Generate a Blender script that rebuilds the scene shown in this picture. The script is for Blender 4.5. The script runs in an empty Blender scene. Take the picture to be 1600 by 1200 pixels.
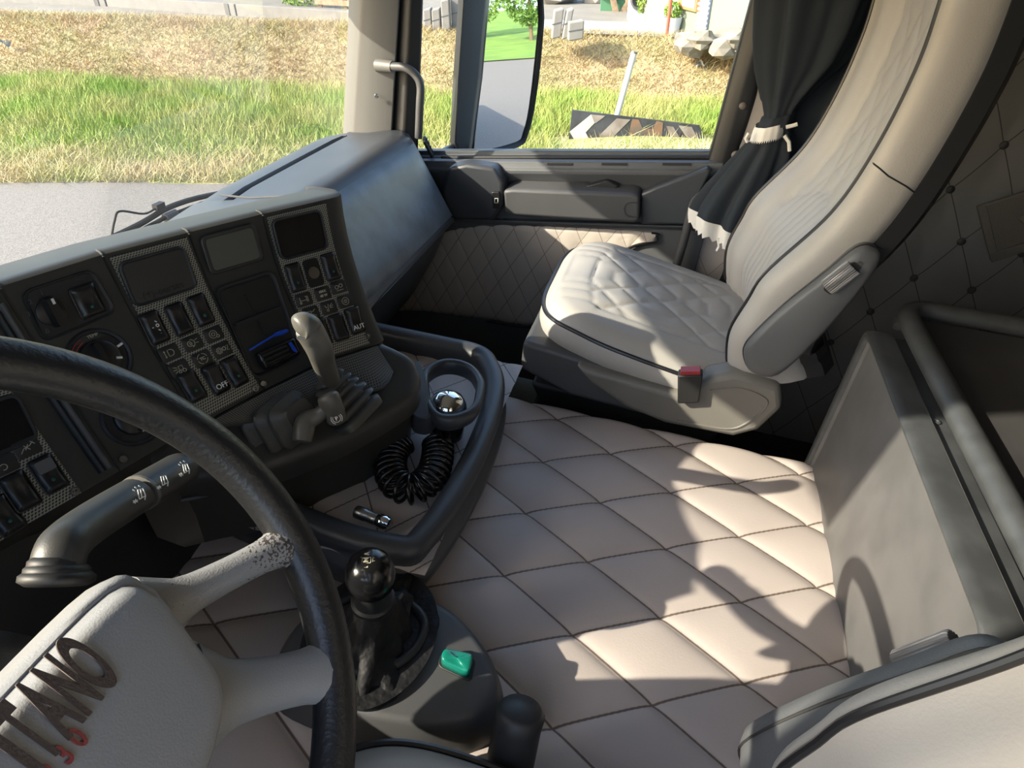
import bpy, bmesh, math, random
import numpy as np
from mathutils import Vector, Matrix, Euler
random.seed(4); rng = np.random.default_rng(4)
SC = bpy.context.scene
COL = SC.collection
# ---------------------------------------------------------------- camera
# cab axes: +X passenger side, +Y forward, +Z up, metres; the origin is the photographer's eye
F = 1014.0
R = np.array([[0.2542789, 0.53865936, -0.80323616],
              [-0.96363608, 0.21165565, -0.16311769],
              [0.0821446, 0.81550474, 0.57289116]])
cam_d = bpy.data.cameras.new('camera'); cam = bpy.data.objects.new('camera', cam_d); COL.objects.link(cam)
cam_d.sensor_width = 36.0; cam_d.lens = F / 1600 * 36; cam_d.clip_start = .02; cam_d.clip_end = 400
M4 = Matrix([list(R[i]) + [0] for i in range(3)] + [[0, 0, 0, 1]])
cam.matrix_world = M4
SC.camera = cam
# ---------------------------------------------------------------- light
SUN_DIR = Vector((.62, -1.0, -.60)).normalized()
sun_d = bpy.data.lights.new('sun', 'SUN'); sun = bpy.data.objects.new('sun', sun_d); COL.objects.link(sun)
sun_d.energy = 10.5; sun_d.angle = .0093; sun_d.color = (1, .90, .74)
sun.rotation_euler = SUN_DIR.to_track_quat('-Z', 'Y').to_euler(); sun.location = (-4, 9, 8)
W = bpy.data.worlds.new('sky'); SC.world = W; W.use_nodes = True
wn = W.node_tree; bg = wn.nodes['Background']
sky = wn.nodes.new('ShaderNodeTexSky'); sky.sky_type = 'NISHITA'; sky.sun_disc = False
sky.sun_elevation = math.radians(27); sky.sun_rotation = math.radians(-36); sky.dust_density = 2.0; sky.ozone_density = 1.0
wn.links.new(sky.outputs[0], bg.inputs[0]); bg.inputs[1].default_value = .64
vs = SC.view_settings; vs.view_transform = 'Standard'; vs.look = 'None'; vs.gamma = 1; vs.use_curve_mapping = False; vs.exposure = 0.18
# ---------------------------------------------------------------- helpers
def V(*a): return Vector(a)
def ray(px, py):
    d = R @ np.array([px - 800., 600. - py, -F]); return Vector(d / np.linalg.norm(d))
def P(px, py, X=None, Y=None, Z=None, r=None):
    d = ray(px, py)
    if X is not None: return d * (X / d.x)
    if Y is not None: return d * (Y / d.y)
    if Z is not None: return d * (Z / d.z)
    return d * r
def proj(p):
    c = R.T @ np.array(p); return 800 + F * c[0] / -c[2], 600 - F * c[1] / -c[2]
def PP(p0, n, px, py):
    d = ray(px, py); return d * (p0.dot(n) / d.dot(n))
# outdoors: u along the road, v away from the truck, w up; the truck stands a little tilted on the shoulder
PT = math.radians(34.6)
OU = Vector(R @ np.array([1., 0, 0])); OW = Vector(R @ np.array([0, math.cos(PT), math.sin(PT)])); OV = Vector(R @ np.array([0, math.sin(PT), -math.cos(PT)]))
def out(u, v, w): return OU * u + OV * v + OW * w
def uvw(p): return p.dot(OU), p.dot(OV), p.dot(OW)
def OP(px, py, w=None, v=None):
    d = ray(px, py); u_, v_, w_ = uvw(d)
    return d * (w / w_) if w is not None else d * (v / v_)

def empty(name, loc=(0, 0, 0)):
    o = bpy.data.objects.new(name, None); COL.objects.link(o); o.location = loc; o.empty_display_size = .05; return o
def tag(o, label=None, cat=None, group=None, kind=None):
    if label: o['label'] = label
    if cat: o['category'] = cat
    if group: o['group'] = group
    if kind: o['kind'] = kind
    return o
def thing(name, label, cat, loc=(0, 0, 0), group=None): return tag(empty(name, loc), label, cat, group)
def world_loc(o):
    l = Vector(o.location)
    if o.parent: l = l + world_loc(o.parent) if o.type != 'EMPTY' or True else l
    return l
def link(name, me, mat, parent=None, smooth=True):
    o = bpy.data.objects.new(name, me); COL.objects.link(o)
    if mat: me.materials.append(mat)
    if smooth:
        for p in me.polygons: p.use_smooth = True
    if parent is not None:
        o.parent = parent
        m = Matrix.Identity(4); q = parent
        chain = []
        while q is not None: chain.append(q); q = q.parent
        m = Matrix.Identity(4)
        for q in reversed(chain): m = m @ q.matrix_parent_inverse @ q.matrix_basis
        o.matrix_parent_inverse = m.inverted()
    return o
def obj(name, vf, mat, parent=None, smooth=True, bevel=0, seg=2, sub=0, uv=None, fix=True, auto=None):
    v, f = vf
    me = bpy.data.meshes.new(name); me.from_pydata([tuple(q) for q in v], [], [tuple(q) for q in f])
    if fix:
        b = bmesh.new(); b.from_mesh(me); bmesh.ops.recalc_face_normals(b, faces=b.faces); b.to_mesh(me); b.free()
    if uv is not None:
        L = me.uv_layers.new(name='UVMap')
        idx = np.empty(len(me.loops), dtype=np.int32); me.loops.foreach_get('vertex_index', idx)
        L.data.foreach_set('uv', np.asarray(uv, dtype=np.float32)[idx].ravel())
    o = link(name, me, mat, parent, smooth)
    if bevel:
        m = o.modifiers.new('bevel', 'BEVEL'); m.width = bevel; m.segments = seg; m.limit_method = 'ANGLE'; m.angle_limit = math.radians(35); m.harden_normals = False
    if sub:
        m = o.modifiers.new('sub', 'SUBSURF'); m.levels = sub; m.render_levels = sub
    if smooth and auto is not False and not sub:
        me.set_sharp_from_angle(angle=math.radians(auto or 42))
    return o
def join(*parts):
    v, f = [], []
    for a, b in parts:
        n = len(v); v += list(a); f += [tuple(i + n for i in q) for q in b]
    return v, f
def boxm(c, hx, hy, hz, ax=None):
    c = Vector(c); ax = ax or (Vector((1, 0, 0)), Vector((0, 1, 0)), Vector((0, 0, 1)))
    v = [c + ax[0] * hx * i + ax[1] * hy * j + ax[2] * hz * k for i in (-1, 1) for j in (-1, 1) for k in (-1, 1)]
    return v, [(0, 1, 3, 2), (4, 6, 7, 5), (0, 4, 5, 1), (2, 3, 7, 6), (0, 2, 6, 4), (1, 5, 7, 3)]
def bx(x0, x1, y0, y1, z0, z1): return boxm(((x0 + x1) / 2, (y0 + y1) / 2, (z0 + z1) / 2), (x1 - x0) / 2, (y1 - y0) / 2, (z1 - z0) / 2)
def prism(pts, d):
    n = len(pts); d = Vector(d); pts = [Vector(p) for p in pts]
    v = pts + [p + d for p in pts]
    return v, [tuple(range(n))[::-1], tuple(range(n, 2 * n))] + [(i, (i + 1) % n, n + (i + 1) % n, n + i) for i in range(n)]
def rnd(pts, r, k=5):
    """round the corners of a polygon (3-D points), r a number or a list"""
    o = []; n = len(pts); pts = [Vector(p) for p in pts]
    for i, p in enumerate(pts):
        rr = r[i] if isinstance(r, (list, tuple)) else r
        a, b = pts[i - 1], pts[(i + 1) % n]
        if rr <= 0: o.append(p); continue
        la, lb = (a - p).length, (b - p).length
        q = min(rr, la * .49, lb * .49); A = p + (a - p) / la * q; B = p + (b - p) / lb * q
        for j in range(k + 1):
            t = j / k; o.append(A * (1 - t) ** 2 + p * 2 * t * (1 - t) + B * t * t)
    return o
def smooth_path(pts, n=8, closed=False):
    pts = [Vector(p) for p in pts]; o = []; N = len(pts)
    rngi = range(N if closed else N - 1)
    for i in rngi:
        p1, p2 = pts[i], pts[(i + 1) % N]
        p0 = pts[i - 1] if (i > 0 or closed) else p1 * 2 - p2
        p3 = pts[(i + 2) % N] if (i + 2 < N or closed) else p2 * 2 - p1
        for j in range(n):
            t = j / n
            o.append(.5 * (2 * p1 + (p2 - p0) * t + (2 * p0 - 5 * p1 + 4 * p2 - p3) * t * t + (3 * p1 - p0 - 3 * p2 + p3) * t ** 3))
    if not closed: o.append(pts[-1])
    return o
def frames(path, closed=False):
    n = len(path); T = []
    for i in range(n):
        a = path[i - 1] if (i or closed) else path[i]; b = path[(i + 1) % n] if (i < n - 1 or closed) else path[i]
        T.append((b - a).normalized())
    up = Vector((0, 0, 1)) if abs(T[0].z) < .9 else Vector((1, 0, 0))
    N = (up - T[0] * up.dot(T[0])).normalized(); out_ = []
    for i in range(n):
        if i: N = (N - T[i] * N.dot(T[i])).normalized()
        out_.append((T[i], N, T[i].cross(N)))
    return out_
def tube(path, r, n=10, closed=False, flat=1.0, cap=True):
    path = [Vector(p) for p in path]; fr = frames(path, closed); v, f = [], []
    for i, (p, (t, a, b)) in enumerate(zip(path, fr)):
        q = r[i] if isinstance(r, (list, tuple)) else r
        for k in range(n):
            g = 2 * math.pi * k / n; v.append(p + a * math.cos(g) * q * flat + b * math.sin(g) * q)
    m = len(path)
    for i in range(m if closed else m - 1):
        for k in range(n):
            i2 = (i + 1) % m; f.append((i * n + k, i * n + (k + 1) % n, i2 * n + (k + 1) % n, i2 * n + k))
    if cap and not closed: f += [tuple(range(n))[::-1], tuple(range((m - 1) * n, m * n))]
    return v, f
def loft(rings, cap=True, closed=True, loop=False):
    n = len(rings[0]); v = [Vector(p) for r_ in rings for p in r_]; f = []
    m = len(rings)
    for i in range(m if loop else m - 1):
        j = (i + 1) % m
        for k in range(n if closed else n - 1): f.append((i * n + k, i * n + (k + 1) % n, j * n + (k + 1) % n, j * n + k))
    if cap and closed and not loop: f += [tuple(range(n))[::-1], tuple(range((m - 1) * n, m * n))]
    return v, f
def basis(n, up=(0, 0, 1)):
    n = Vector(n).normalized(); up = Vector(up)
    x = up.cross(n)
    if x.length < 1e-4: x = Vector((1, 0, 0))
    x.normalize(); return x, n.cross(x), n
def lathe(prof, c, axis=(0, 0, 1), n=24, up=(0, 1, 0), sx=1, sy=1):
    a, b, d = basis(axis, up); c = Vector(c); v, f = [], []
    for (q, h) in prof:
        for k in range(n):
            g = 2 * math.pi * k / n; v.append(c + d * h + a * q * math.cos(g) * sx + b * q * math.sin(g) * sy)
    for i in range(len(prof) - 1):
        for k in range(n): f.append((i * n + k, i * n + (k + 1) % n, (i + 1) * n + (k + 1) % n, (i + 1) * n + k))
    f += [tuple(range(n))[::-1], tuple(range((len(prof) - 1) * n, len(prof) * n))]
    return v, f
def grid(fn, nu, nv):
    v = [Vector(fn(i / nu, j / nv)) for j in range(nv + 1) for i in range(nu + 1)]
    f = [(j * (nu + 1) + i, j * (nu + 1) + i + 1, (j + 1) * (nu + 1) + i + 1, (j + 1) * (nu + 1) + i) for j in range(nv) for i in range(nu)]
    return v, f
def ribbon(path, w, nrm, th=.0006):
    """flat strip of width w along path, facing nrm"""
    path = [Vector(p) for p in path]; nrm = Vector(nrm).normalized(); v, f = [], []
    for i, p in enumerate(path):
        t = (path[min(i + 1, len(path) - 1)] - path[max(i - 1, 0)]).normalized(); s = nrm.cross(t).normalized() * w / 2
        v += [p + s, p + s + nrm * th, p - s + nrm * th, p - s]
    n = len(path)
    for i in range(n - 1):
        for k in range(4): f.append((i * 4 + k, i * 4 + (k + 1) % 4, i * 4 + 4 + (k + 1) % 4, i * 4 + 4 + k))
    f += [(0, 1, 2, 3), ((n - 1) * 4 + 3, (n - 1) * 4 + 2, (n - 1) * 4 + 1, (n - 1) * 4)]
    return v, f
def text(name, s, size, c, xa, ya, mat, parent, ext=.0004, bold=0.0, sx=1.0, shear=0.0, warp=None):
    cu = bpy.data.curves.new('t', 'FONT'); cu.body = s; cu.size = size; cu.align_x = 'CENTER'; cu.align_y = 'CENTER'; cu.extrude = ext; cu.offset = bold; cu.shear = shear
    t = bpy.data.objects.new('t', cu); COL.objects.link(t)
    me = bpy.data.meshes.new_from_object(t.evaluated_get(bpy.context.evaluated_depsgraph_get()))
    bpy.data.objects.remove(t); xa = Vector(xa).normalized(); ya = Vector(ya).normalized(); za = xa.cross(ya)
    for vv in me.vertices:
        q = Vector(c) + xa * vv.co.x * sx + ya * vv.co.y + za * (vv.co.z + ext)
        if warp: q = warp(q)
        vv.co = q
    me.name = name
    return link(name, me, mat, parent, smooth=False)
# ---------------------------------------------------------------- materials
def mat(name, col, rough=.5, metal=0.0, bump=0.0, bscale=300.0, var=0.0, vscale=6.0, col2=None, spec=.5, coat=0.0, trans=0.0, dust=0.0, bdist=.002, sheen=0.0):
    m = bpy.data.materials.new(name); m.use_nodes = True; nt = m.node_tree; b = nt.nodes['Principled BSDF']
    b.inputs['Base Color'].default_value = (*col, 1); b.inputs['Roughness'].default_value = rough; b.inputs['Metallic'].default_value = metal
    b.inputs['Specular IOR Level'].default_value = spec; b.inputs['Coat Weight'].default_value = coat; b.inputs['Sheen Weight'].default_value = sheen
    tc = nt.nodes.new('ShaderNodeTexCoord')
    if var or col2:
        n = nt.nodes.new('ShaderNodeTexNoise'); n.inputs['Scale'].default_value = vscale; n.inputs['Detail'].default_value = 6; nt.links.new(tc.outputs['Object'], n.inputs['Vector'])
        mx = nt.nodes.new('ShaderNodeMix'); mx.data_type = 'RGBA'
        c2 = col2 or tuple(max(0, c * (1 - var)) for c in col)
        mx.inputs[6].default_value = (*col, 1); mx.inputs[7].default_value = (*c2, 1)
        rp = nt.nodes.new('ShaderNodeMapRange'); rp.inputs[1].default_value = .38; rp.inputs[2].default_value = .62
        nt.links.new(n.outputs[0], rp.inputs[0]); nt.links.new(rp.outputs[0], mx.inputs[0]); nt.links.new(mx.outputs[2], b.inputs['Base Color'])
    if bump:
        n = nt.nodes.new('ShaderNodeTexNoise' if bump > 0 else 'ShaderNodeTexVoronoi'); n.inputs['Scale'].default_value = bscale; nt.links.new(tc.outputs['Object'], n.inputs['Vector'])
        bp = nt.nodes.new('ShaderNodeBump'); bp.inputs['Strength'].default_value = abs(bump); bp.inputs['Distance'].default_value = bdist
        nt.links.new(n.outputs[0], bp.inputs['Height']); nt.links.new(bp.outputs[0], b.inputs['Normal'])
    return m
def quilt_mat(name, col, line, sa, sb, w=.0016, rough=.55, bump=.25, bscale=420, var=.08):
    m = mat(name, col, rough, bump=bump, bscale=bscale, var=var, vscale=5, bdist=.001)
    nt = m.node_tree; b = nt.nodes['Principled BSDF']; uvn = nt.nodes.new('ShaderNodeUVMap'); uvn.uv_map = 'UVMap'
    sp = nt.nodes.new('ShaderNodeSeparateXYZ'); nt.links.new(uvn.outputs[0], sp.inputs[0]); ds = []
    for k, s in ((0, sa), (1, sb)):
        p = nt.nodes.new('ShaderNodeMath'); p.operation = 'PINGPONG'; p.inputs[1].default_value = .5; nt.links.new(sp.outputs[k], p.inputs[0])
        q = nt.nodes.new('ShaderNodeMath'); q.operation = 'MULTIPLY'; q.inputs[1].default_value = s; nt.links.new(p.outputs[0], q.inputs[0])
        ds.append(q)
    mn = nt.nodes.new('ShaderNodeMath'); mn.operation = 'MINIMUM'; nt.links.new(ds[0].outputs[0], mn.inputs[0]); nt.links.new(ds[1].outputs[0], mn.inputs[1])
    rp = nt.nodes.new('ShaderNodeMapRange'); rp.inputs[1].default_value = w * .5; rp.inputs[2].default_value = w; nt.links.new(mn.outputs[0], rp.inputs[0])
    mx = nt.nodes.new('ShaderNodeMix'); mx.data_type = 'RGBA'; mx.inputs[6].default_value = (*line, 1)
    src = b.inputs['Base Color'].links[0].from_socket
    nt.links.new(src, mx.inputs[7]); nt.links.new(rp.outputs[0], mx.inputs[0]); nt.links.new(mx.outputs[2], b.inputs['Base Color'])
    return m
def glass_mat(name, tint=(.93, .95, .94), gl=.06, ior=1.35):
    m = bpy.data.materials.new(name); m.use_nodes = True; nt = m.node_tree; nt.nodes.clear()
    o = nt.nodes.new('ShaderNodeOutputMaterial'); t = nt.nodes.new('ShaderNodeBsdfTransparent'); t.inputs[0].default_value = (*tint, 1)
    g = nt.nodes.new('ShaderNodeBsdfGlossy'); g.inputs['Roughness'].default_value = .02
    fr = nt.nodes.new('ShaderNodeFresnel'); fr.inputs[0].default_value = ior; mu = nt.nodes.new('ShaderNodeMath'); mu.operation = 'MULTIPLY'; mu.inputs[1].default_value = .22
    mx = nt.nodes.new('ShaderNodeMixShader'); nt.links.new(fr.outputs[0], mu.inputs[0]); nt.links.new(mu.outputs[0], mx.inputs[0])
    nt.links.new(t.outputs[0], mx.inputs[1]); nt.links.new(g.outputs[0], mx.inputs[2]); nt.links.new(mx.outputs[0], o.inputs[0]); return m
def honey_mat(name, base, hole, scale):
    m = mat(name, base, .45); nt = m.node_tree; b = nt.nodes['Principled BSDF']; uvn = nt.nodes.new('ShaderNodeUVMap'); uvn.uv_map = 'UVMap'
    vo = nt.nodes.new('ShaderNodeTexVoronoi'); vo.inputs['Scale'].default_value = scale; vo.inputs['Randomness'].default_value = 0.0
    # shear every second row by half a cell: a staggered perforation
    sp = nt.nodes.new('ShaderNodeSeparateXYZ'); nt.links.new(uvn.outputs[0], sp.inputs[0])
    cm = nt.nodes.new('ShaderNodeCombineXYZ')
    sh = nt.nodes.new('ShaderNodeMath'); sh.operation = 'MULTIPLY_ADD'; sh.inputs[1].default_value = .5; nt.links.new(sp.outputs[1], sh.inputs[0]); nt.links.new(sp.outputs[0], sh.inputs[2])
    nt.links.new(sh.outputs[0], cm.inputs[0]); nt.links.new(sp.outputs[1], cm.inputs[1]); nt.links.new(cm.outputs[0], vo.inputs['Vector'])
    rp = nt.nodes.new('ShaderNodeMapRange'); rp.inputs[1].default_value = .30; rp.inputs[2].default_value = .40; nt.links.new(vo.outputs['Distance'], rp.inputs[0])
    mx = nt.nodes.new('ShaderNodeMix'); mx.data_type = 'RGBA'; mx.inputs[6].default_value = (*hole, 1); mx.inputs[7].default_value = (*base, 1)
    nt.links.new(rp.outputs[0], mx.inputs[0]); nt.links.new(mx.outputs[2], b.inputs['Base Color']); return m
LEA = (.36, .345, .335)
mt = {}
mt['dark'] = mat('black_plastic', (.016, .017, .019), .5, bump=.15, bscale=900, bdist=.0006)
mt['dash'] = mat('charcoal_plastic', (.044, .048, .055), .42, bump=.25, bscale=700, bdist=.0006, var=.15, vscale=9)
mt['console'] = mat('olive_black_plastic', (.036, .036, .033), .45, bump=.18, bscale=800, bdist=.0005, var=.2, vscale=12)
mt['grey'] = mat('grey_plastic', (.066, .067, .070), .5, bump=.2, bscale=600, bdist=.0006, var=.15, vscale=7)
mt['lgrey'] = mat('light_grey_plastic', (.30, .285, .26), .55, bump=.1, bscale=500)
mt['base'] = mat('warm_grey_plastic', (.15, .142, .125), .5, bump=.12, bscale=500, var=.12, vscale=8)
mt['slate'] = mat('slate_plastic', (.088, .092, .097), .48, bump=.15, bscale=600, var=.1)
mt['box'] = mat('scuffed_grey_plastic', (.105, .102, .10), .5, bump=.2, bscale=700, var=.2, vscale=14, bdist=.0006)
mt['boxrim'] = mat('scuffed_dark_plastic', (.055, .058, .06), .45, bump=.2, bscale=600, var=.3, vscale=25, bdist=.0006)
mt['boxtop'] = mat('dark_lid_plastic', (.05, .048, .048), .55, bump=.3, bscale=900, var=.25, vscale=10, bdist=.0006)
mt['rubber'] = mat('black_rubber', (.012, .012, .012), .55)
mt['gloss'] = mat('gloss_black', (.008, .008, .009), .18)
mt['scr'] = mat('grey_screen', (.10, .10, .085), .35)
mt['scr2'] = mat('dark_screen', (.035, .035, .033), .4)
mt['switch'] = mat('switch_black', (.012, .012, .013), .35)
mt['legend'] = mat('legend_black', (.016, .016, .015), .5)
mt['white'] = mat('white_print', (.75, .75, .70), .6)
mt['cream'] = mat('cream_print', (.42, .40, .30), .6)
mt['red'] = mat('red_print', (.4, .04, .03), .6)
mt['tealdot'] = mat('teal_lens', (.01, .10, .08), .3)
mt['teal'] = mat('teal_button', (.005, .15, .11), .25)
mt['blue'] = mat('blue_plastic', (.01, .07, .55), .3)
mt['chrome'] = mat('chrome', (.75, .76, .78), .08, 1.0)
mt['steel'] = mat('worn_steel', (.35, .35, .34), .3, 1.0)
mt['honey'] = honey_mat('perforated_plate', (.30, .29, .235), (.012, .012, .012), 1.0)
mt['honeyd'] = honey_mat('perforated_dark', (.11, .11, .10), (.01, .01, .01), 1.0)
mt['lea'] = mat('grey_leather', LEA, .5, bump=.35, bscale=350, var=.06, vscale=4, bdist=.001)
mt['leawheel'] = mat('grained_leather', (.24, .242, .246), .45, bump=.35, bscale=700, bdist=.0008)
mt['leaworn'] = mat('worn_leather', (.24, .242, .246), .45, bump=.35, bscale=700, bdist=.0010)
def worn(m):
    nt = m.node_tree; b = nt.nodes['Principled BSDF']; uvn = nt.nodes.new('ShaderNodeUVMap'); uvn.uv_map = 'UVMap'
    sp = nt.nodes.new('ShaderNodeSeparateXYZ'); nt.links.new(uvn.outputs[0], sp.inputs[0])
    tc = nt.nodes.new('ShaderNodeTexCoord'); n = nt.nodes.new('ShaderNodeTexNoise'); n.inputs['Scale'].default_value = 420; n.inputs['Detail'].default_value = 2; nt.links.new(tc.outputs['Object'], n.inputs['Vector'])
    g = nt.nodes.new('ShaderNodeMapRange'); g.inputs[1].default_value = .45; g.inputs[2].default_value = .98; g.inputs[3].default_value = .72; g.inputs[4].default_value = .42; nt.links.new(sp.outputs[0], g.inputs[0])
    c = nt.nodes.new('ShaderNodeMath'); c.operation = 'GREATER_THAN'; nt.links.new(n.outputs[0], c.inputs[0]); nt.links.new(g.outputs[0], c.inputs[1])
    mx = nt.nodes.new('ShaderNodeMix'); mx.data_type = 'RGBA'; mx.inputs[6].default_value = (.24, .242, .246, 1); mx.inputs[7].default_value = (.05, .04, .036, 1)
    nt.links.new(c.outputs[0], mx.inputs[0]); nt.links.new(mx.outputs[2], b.inputs['Base Color'])
worn(mt['leaworn'])
mt['rim'] = mat('black_leather', (.014, .014, .015), .40, bump=.4, bscale=260, bdist=.0012)
mt['piping'] = mat('black_piping', (.012, .012, .014), .35)
mt['navy'] = mat('navy_cloth', (.011, .017, .025), .85, bump=.2, bscale=900, sheen=.0)
mt['fringe'] = mat('white_fringe', (.72, .70, .66), .8)
mt['carpet'] = mat('dark_carpet', (.018, .017, .016), .95, bump=.6, bscale=300, var=.4, vscale=60)
mt['red2'] = mat('red_button', (.30, .02, .02), .4)
mt['bootlea'] = mat('soft_black_leather', (.009, .009, .010), .6, spec=.25, bump=.8, bscale=60, bdist=.006)
mt['embroid'] = mat('brown_thread', (.06, .042, .035), .6, bump=.7, bscale=500, bdist=.001)
mt['embred'] = mat('red_thread', (.22, .035, .03), .6, bump=.7, bscale=500, bdist=.001)
mt['silver'] = mat('silver_plastic', (.15, .15, .155), .35, .3)
mt['glass'] = glass_mat('clear_glass')
mt['mirror'] = mat('mirror_silver', (.85, .87, .88), .01, 1.0)
# ---------------------------------------------------------------- cab shell
XR, XL = 1.80, -.36
def struct(name, vf, m, **k): return tag(obj(name, vf, m, **k), kind='structure')
struct('floor', bx(XL - .04, XR + .04, -1.80, 1.02, -1.28, -1.25), mt['carpet'])
struct('ceiling', bx(XL - .04, XR + .04, -1.80, 1.0, .62, .66), mt['lgrey'])
struct('wall_rear', bx(XL - .04, XR + .04, -1.84, -1.80, -1.28, .66), mt['lgrey'])
struct('wall_left', join(bx(XL - .04, XL, -1.80, -.35, -1.25, .62), bx(XL - .04, XL, -.35, 1.0, -1.25, -.44), bx(XL - .04, XL, -.35, 1.0, .42, .62), bx(XL - .04, XL, .42, .96, -.62, .5), bx(XL - .04, XL, -.35, -.16, -.62, .5)), mt['grey'])  # unseen panels narrow the window opening, added to block sun on the driver seat
struct('wall_front', join(bx(XL, XR + .04, .96, 1.02, -1.25, -.70), bx(XL, XR + .04, .93, 1.0, .50, .62)), mt['dark'])

def qd(a, b, sa, sb, depth, w):
    da = abs(a - round(a)) * sa; db = abs(b - round(b)) * sb
    return -depth * max(math.exp(-da / w), math.exp(-db / w))
# quilted side wall behind the passenger door pillar, with buttons at the crossings
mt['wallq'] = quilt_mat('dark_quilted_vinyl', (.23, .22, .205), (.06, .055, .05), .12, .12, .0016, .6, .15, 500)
N1, N2, N4 = (P(*q, X=XR) for q in ((1483, 294), (1500, 375), (1566, 225)))
A_ = np.array([[N4.y - N1.y, N2.y - N1.y], [N4.z - N1.z, N2.z - N1.z]]); Ai = np.linalg.inv(A_)
def wall_ab(y, z): q = Ai @ np.array([y - N1.y, z - N1.z]); return q[0], q[1]
uv = []
def wall_fn(u, v):
    y = -.17 - u * 1.63; z = -1.25 + v * 1.87; a, b = wall_ab(y, z); uv.append((a, b))
    k = math.hypot((a - round(a)) * .14, (b - round(b)) * .1)
    return V(XR - .012 - qd(a, b, .14, .1, .005, .02) * -1 + .008 * math.exp(-k / .02), y, z)
g = grid(wall_fn, 150, 170)
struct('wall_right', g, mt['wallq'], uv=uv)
n = 0
for i in range(-3, 6):
    for j in range(-6, 9):
        q = A_ @ np.array([i, j]); y, z = N1.y + q[0], N1.z + q[1]
        if not (-1.2 < y < -.2 and -1.1 < z < -.05): continue
        px_, py_ = proj((XR, y, z))
        if not (0 < px_ < 1640 and -40 < py_ < 700): continue
        o = obj('trim_%d' % (20 + n), lathe([(.0, .006), (.006, .0055), (.010, .002), (.011, -.004)], (XR - .010, y, z), (-1, 0, 0), 12), mt['wallq']); tag(o, kind='structure'); n += 1
# pale buttoned strip between the door pillar and the seat
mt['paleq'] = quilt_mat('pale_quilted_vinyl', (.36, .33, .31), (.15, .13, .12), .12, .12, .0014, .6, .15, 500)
uv = []
def strip_fn(u, v):
    z = -1.25 + v * 1.87; y = -.12 - .15 * u; a = (y * 9 + z * 6); b = (y * 9 - z * 6); uv.append((a, b))
    return V(1.765 + qd(a, b, .11, .11, .004, .015), y, z)
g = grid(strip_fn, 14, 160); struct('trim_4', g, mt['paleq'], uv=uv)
for k, q in enumerate(((1149, 242), (1107, 450), (1160, 165))):
    p = P(*q, X=1.757); struct('trim_%d' % (5 + k), lathe([(0, .007), (.006, .006), (.010, .002), (.011, -.004)], p, (-1, 0, 0), 12), mt['paleq'])
# pillars --------------------------------------------------------------
def ext_line(a, b, z): t = (z - a.z) / (b.z - a.z); return a + (b - a) * t
def pillar(name, edges, m, z0, z1, d):
    """edges: [(pixel low, pixel high, X)...] left to right on the visible face; d pushes the back face outwards"""
    lo, hi = [], []
    for l, h, X in edges:
        a, b = P(*l, X=X), P(*h, X=X); lo.append(ext_line(a, b, z0)); hi.append(ext_line(a, b, z1))
    d = Vector(d); f = lambda L: L + [L[-1] + d, L[0] + d]
    return struct(name, loft([f(lo), f(hi)]), m, bevel=.006)
mt['apil'] = mat('pale_pillar_plastic', (.115, .113, .107), .5, bump=.1, bscale=500)
pillar('trim_1', [((551, 205), (562, 0), 1.72), ((575, 205), (585, 0), 1.715), ((614, 205), (626, 0), 1.735)], mt['apil'], -.60, .6, (.06, .06, 0))
pillar('trim_2', [((612, 205), (624, 0), 1.75), ((632, 205), (641, 0), 1.742), ((654, 205), (661, 0), 1.765)], mt['rubber'], -.60, .6, (.05, .02, 0))
pillar('trim_3', [((1103, 262), (1173, 0), 1.775), ((1125, 262), (1200, 0), 1.752), ((1143, 262), (1225, 0), 1.757), ((1150, 262), (1236, 0), 1.775)], mt['dark'], -.50, .6, (.05, 0, 0))
struct('trim_8', loft([[V(XL - .05, .92, -.55), V(XL, .91, -.55), V(XL, .96, -.55), V(XL - .05, .97, -.55)], [V(XL - .05, .88, .6), V(XL, .87, .6), V(XL, .92, .6), V(XL - .05, .93, .6)]]), mt['apil'])
s = P(588, 150, X=1.713); o = thing('pillar_screw', 'small dark screw on the pale windscreen pillar', 'screw', s)
obj('head', lathe([(0, .003), (.004, .003), (.006, 0)], s, (-1, -.2, 0), 12), mt['steel'], o); obj('recess', lathe([(0, .0036), (.002, .0036), (.002, .002)], s, (-1, -.2, 0), 6), mt['rubber'], o)
# windscreen and door glass
def ws(u, v):
    x = XL + .03 + u * (1.775 - XL); z = -.66 + v * 1.23; c = (u - .5) * 2
    return V(x, .925 + .035 * (1 - c * c) - .05 * (z + .5) * .9, z)
struct('window_1', grid(ws, 24, 6), mt['glass'])
struct('window_2', ([V(1.79, .80, -.56), V(1.79, -.14, -.42), V(1.79, -.14, .55), V(1.79, .74, .55)], [(0, 1, 2, 3)]), mt['glass'])
# passenger door -------------------------------------------------------
door = tag(empty('door_1', (1.80, .3, -1.2)), kind='structure')
DD = V(0, 1, -.148)
prof = [P(900, y, X=x) for y, x in ((236, 1.802), (243, 1.80), (246, 1.786), (249, 1.784), (250, 1.768), (254, 1.752), (264, 1.748), (268, 1.742), (274, 1.742), (284, 1.760), (296, 1.768), (330, 1.765), (347, 1.762), (351, 1.742), (354, 1.742), (357, 1.752), (440, 1.757))]
prof.append(V(1.757, prof[-1].y, -1.22)); prof += [V(1.83, prof[0].y, -1.22), V(1.83, prof[0].y, prof[0].z)]
y0 = prof[0].y
def dring(y): return [V(p.x, y, p.z + (y - y0) * (-.148 if p.z > -1.1 else 0)) for p in prof]
obj('door_panel', loft([dring(y) for y in (.90, .6, .3, .1, -.13)]), mt['slate'], door, bevel=.002)
sl = [P(x, 246, X=1.783) for x in (690, 900, 1106)]
obj('window_seal', tube(sl, .006, 8), mt['rubber'], door)
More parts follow.
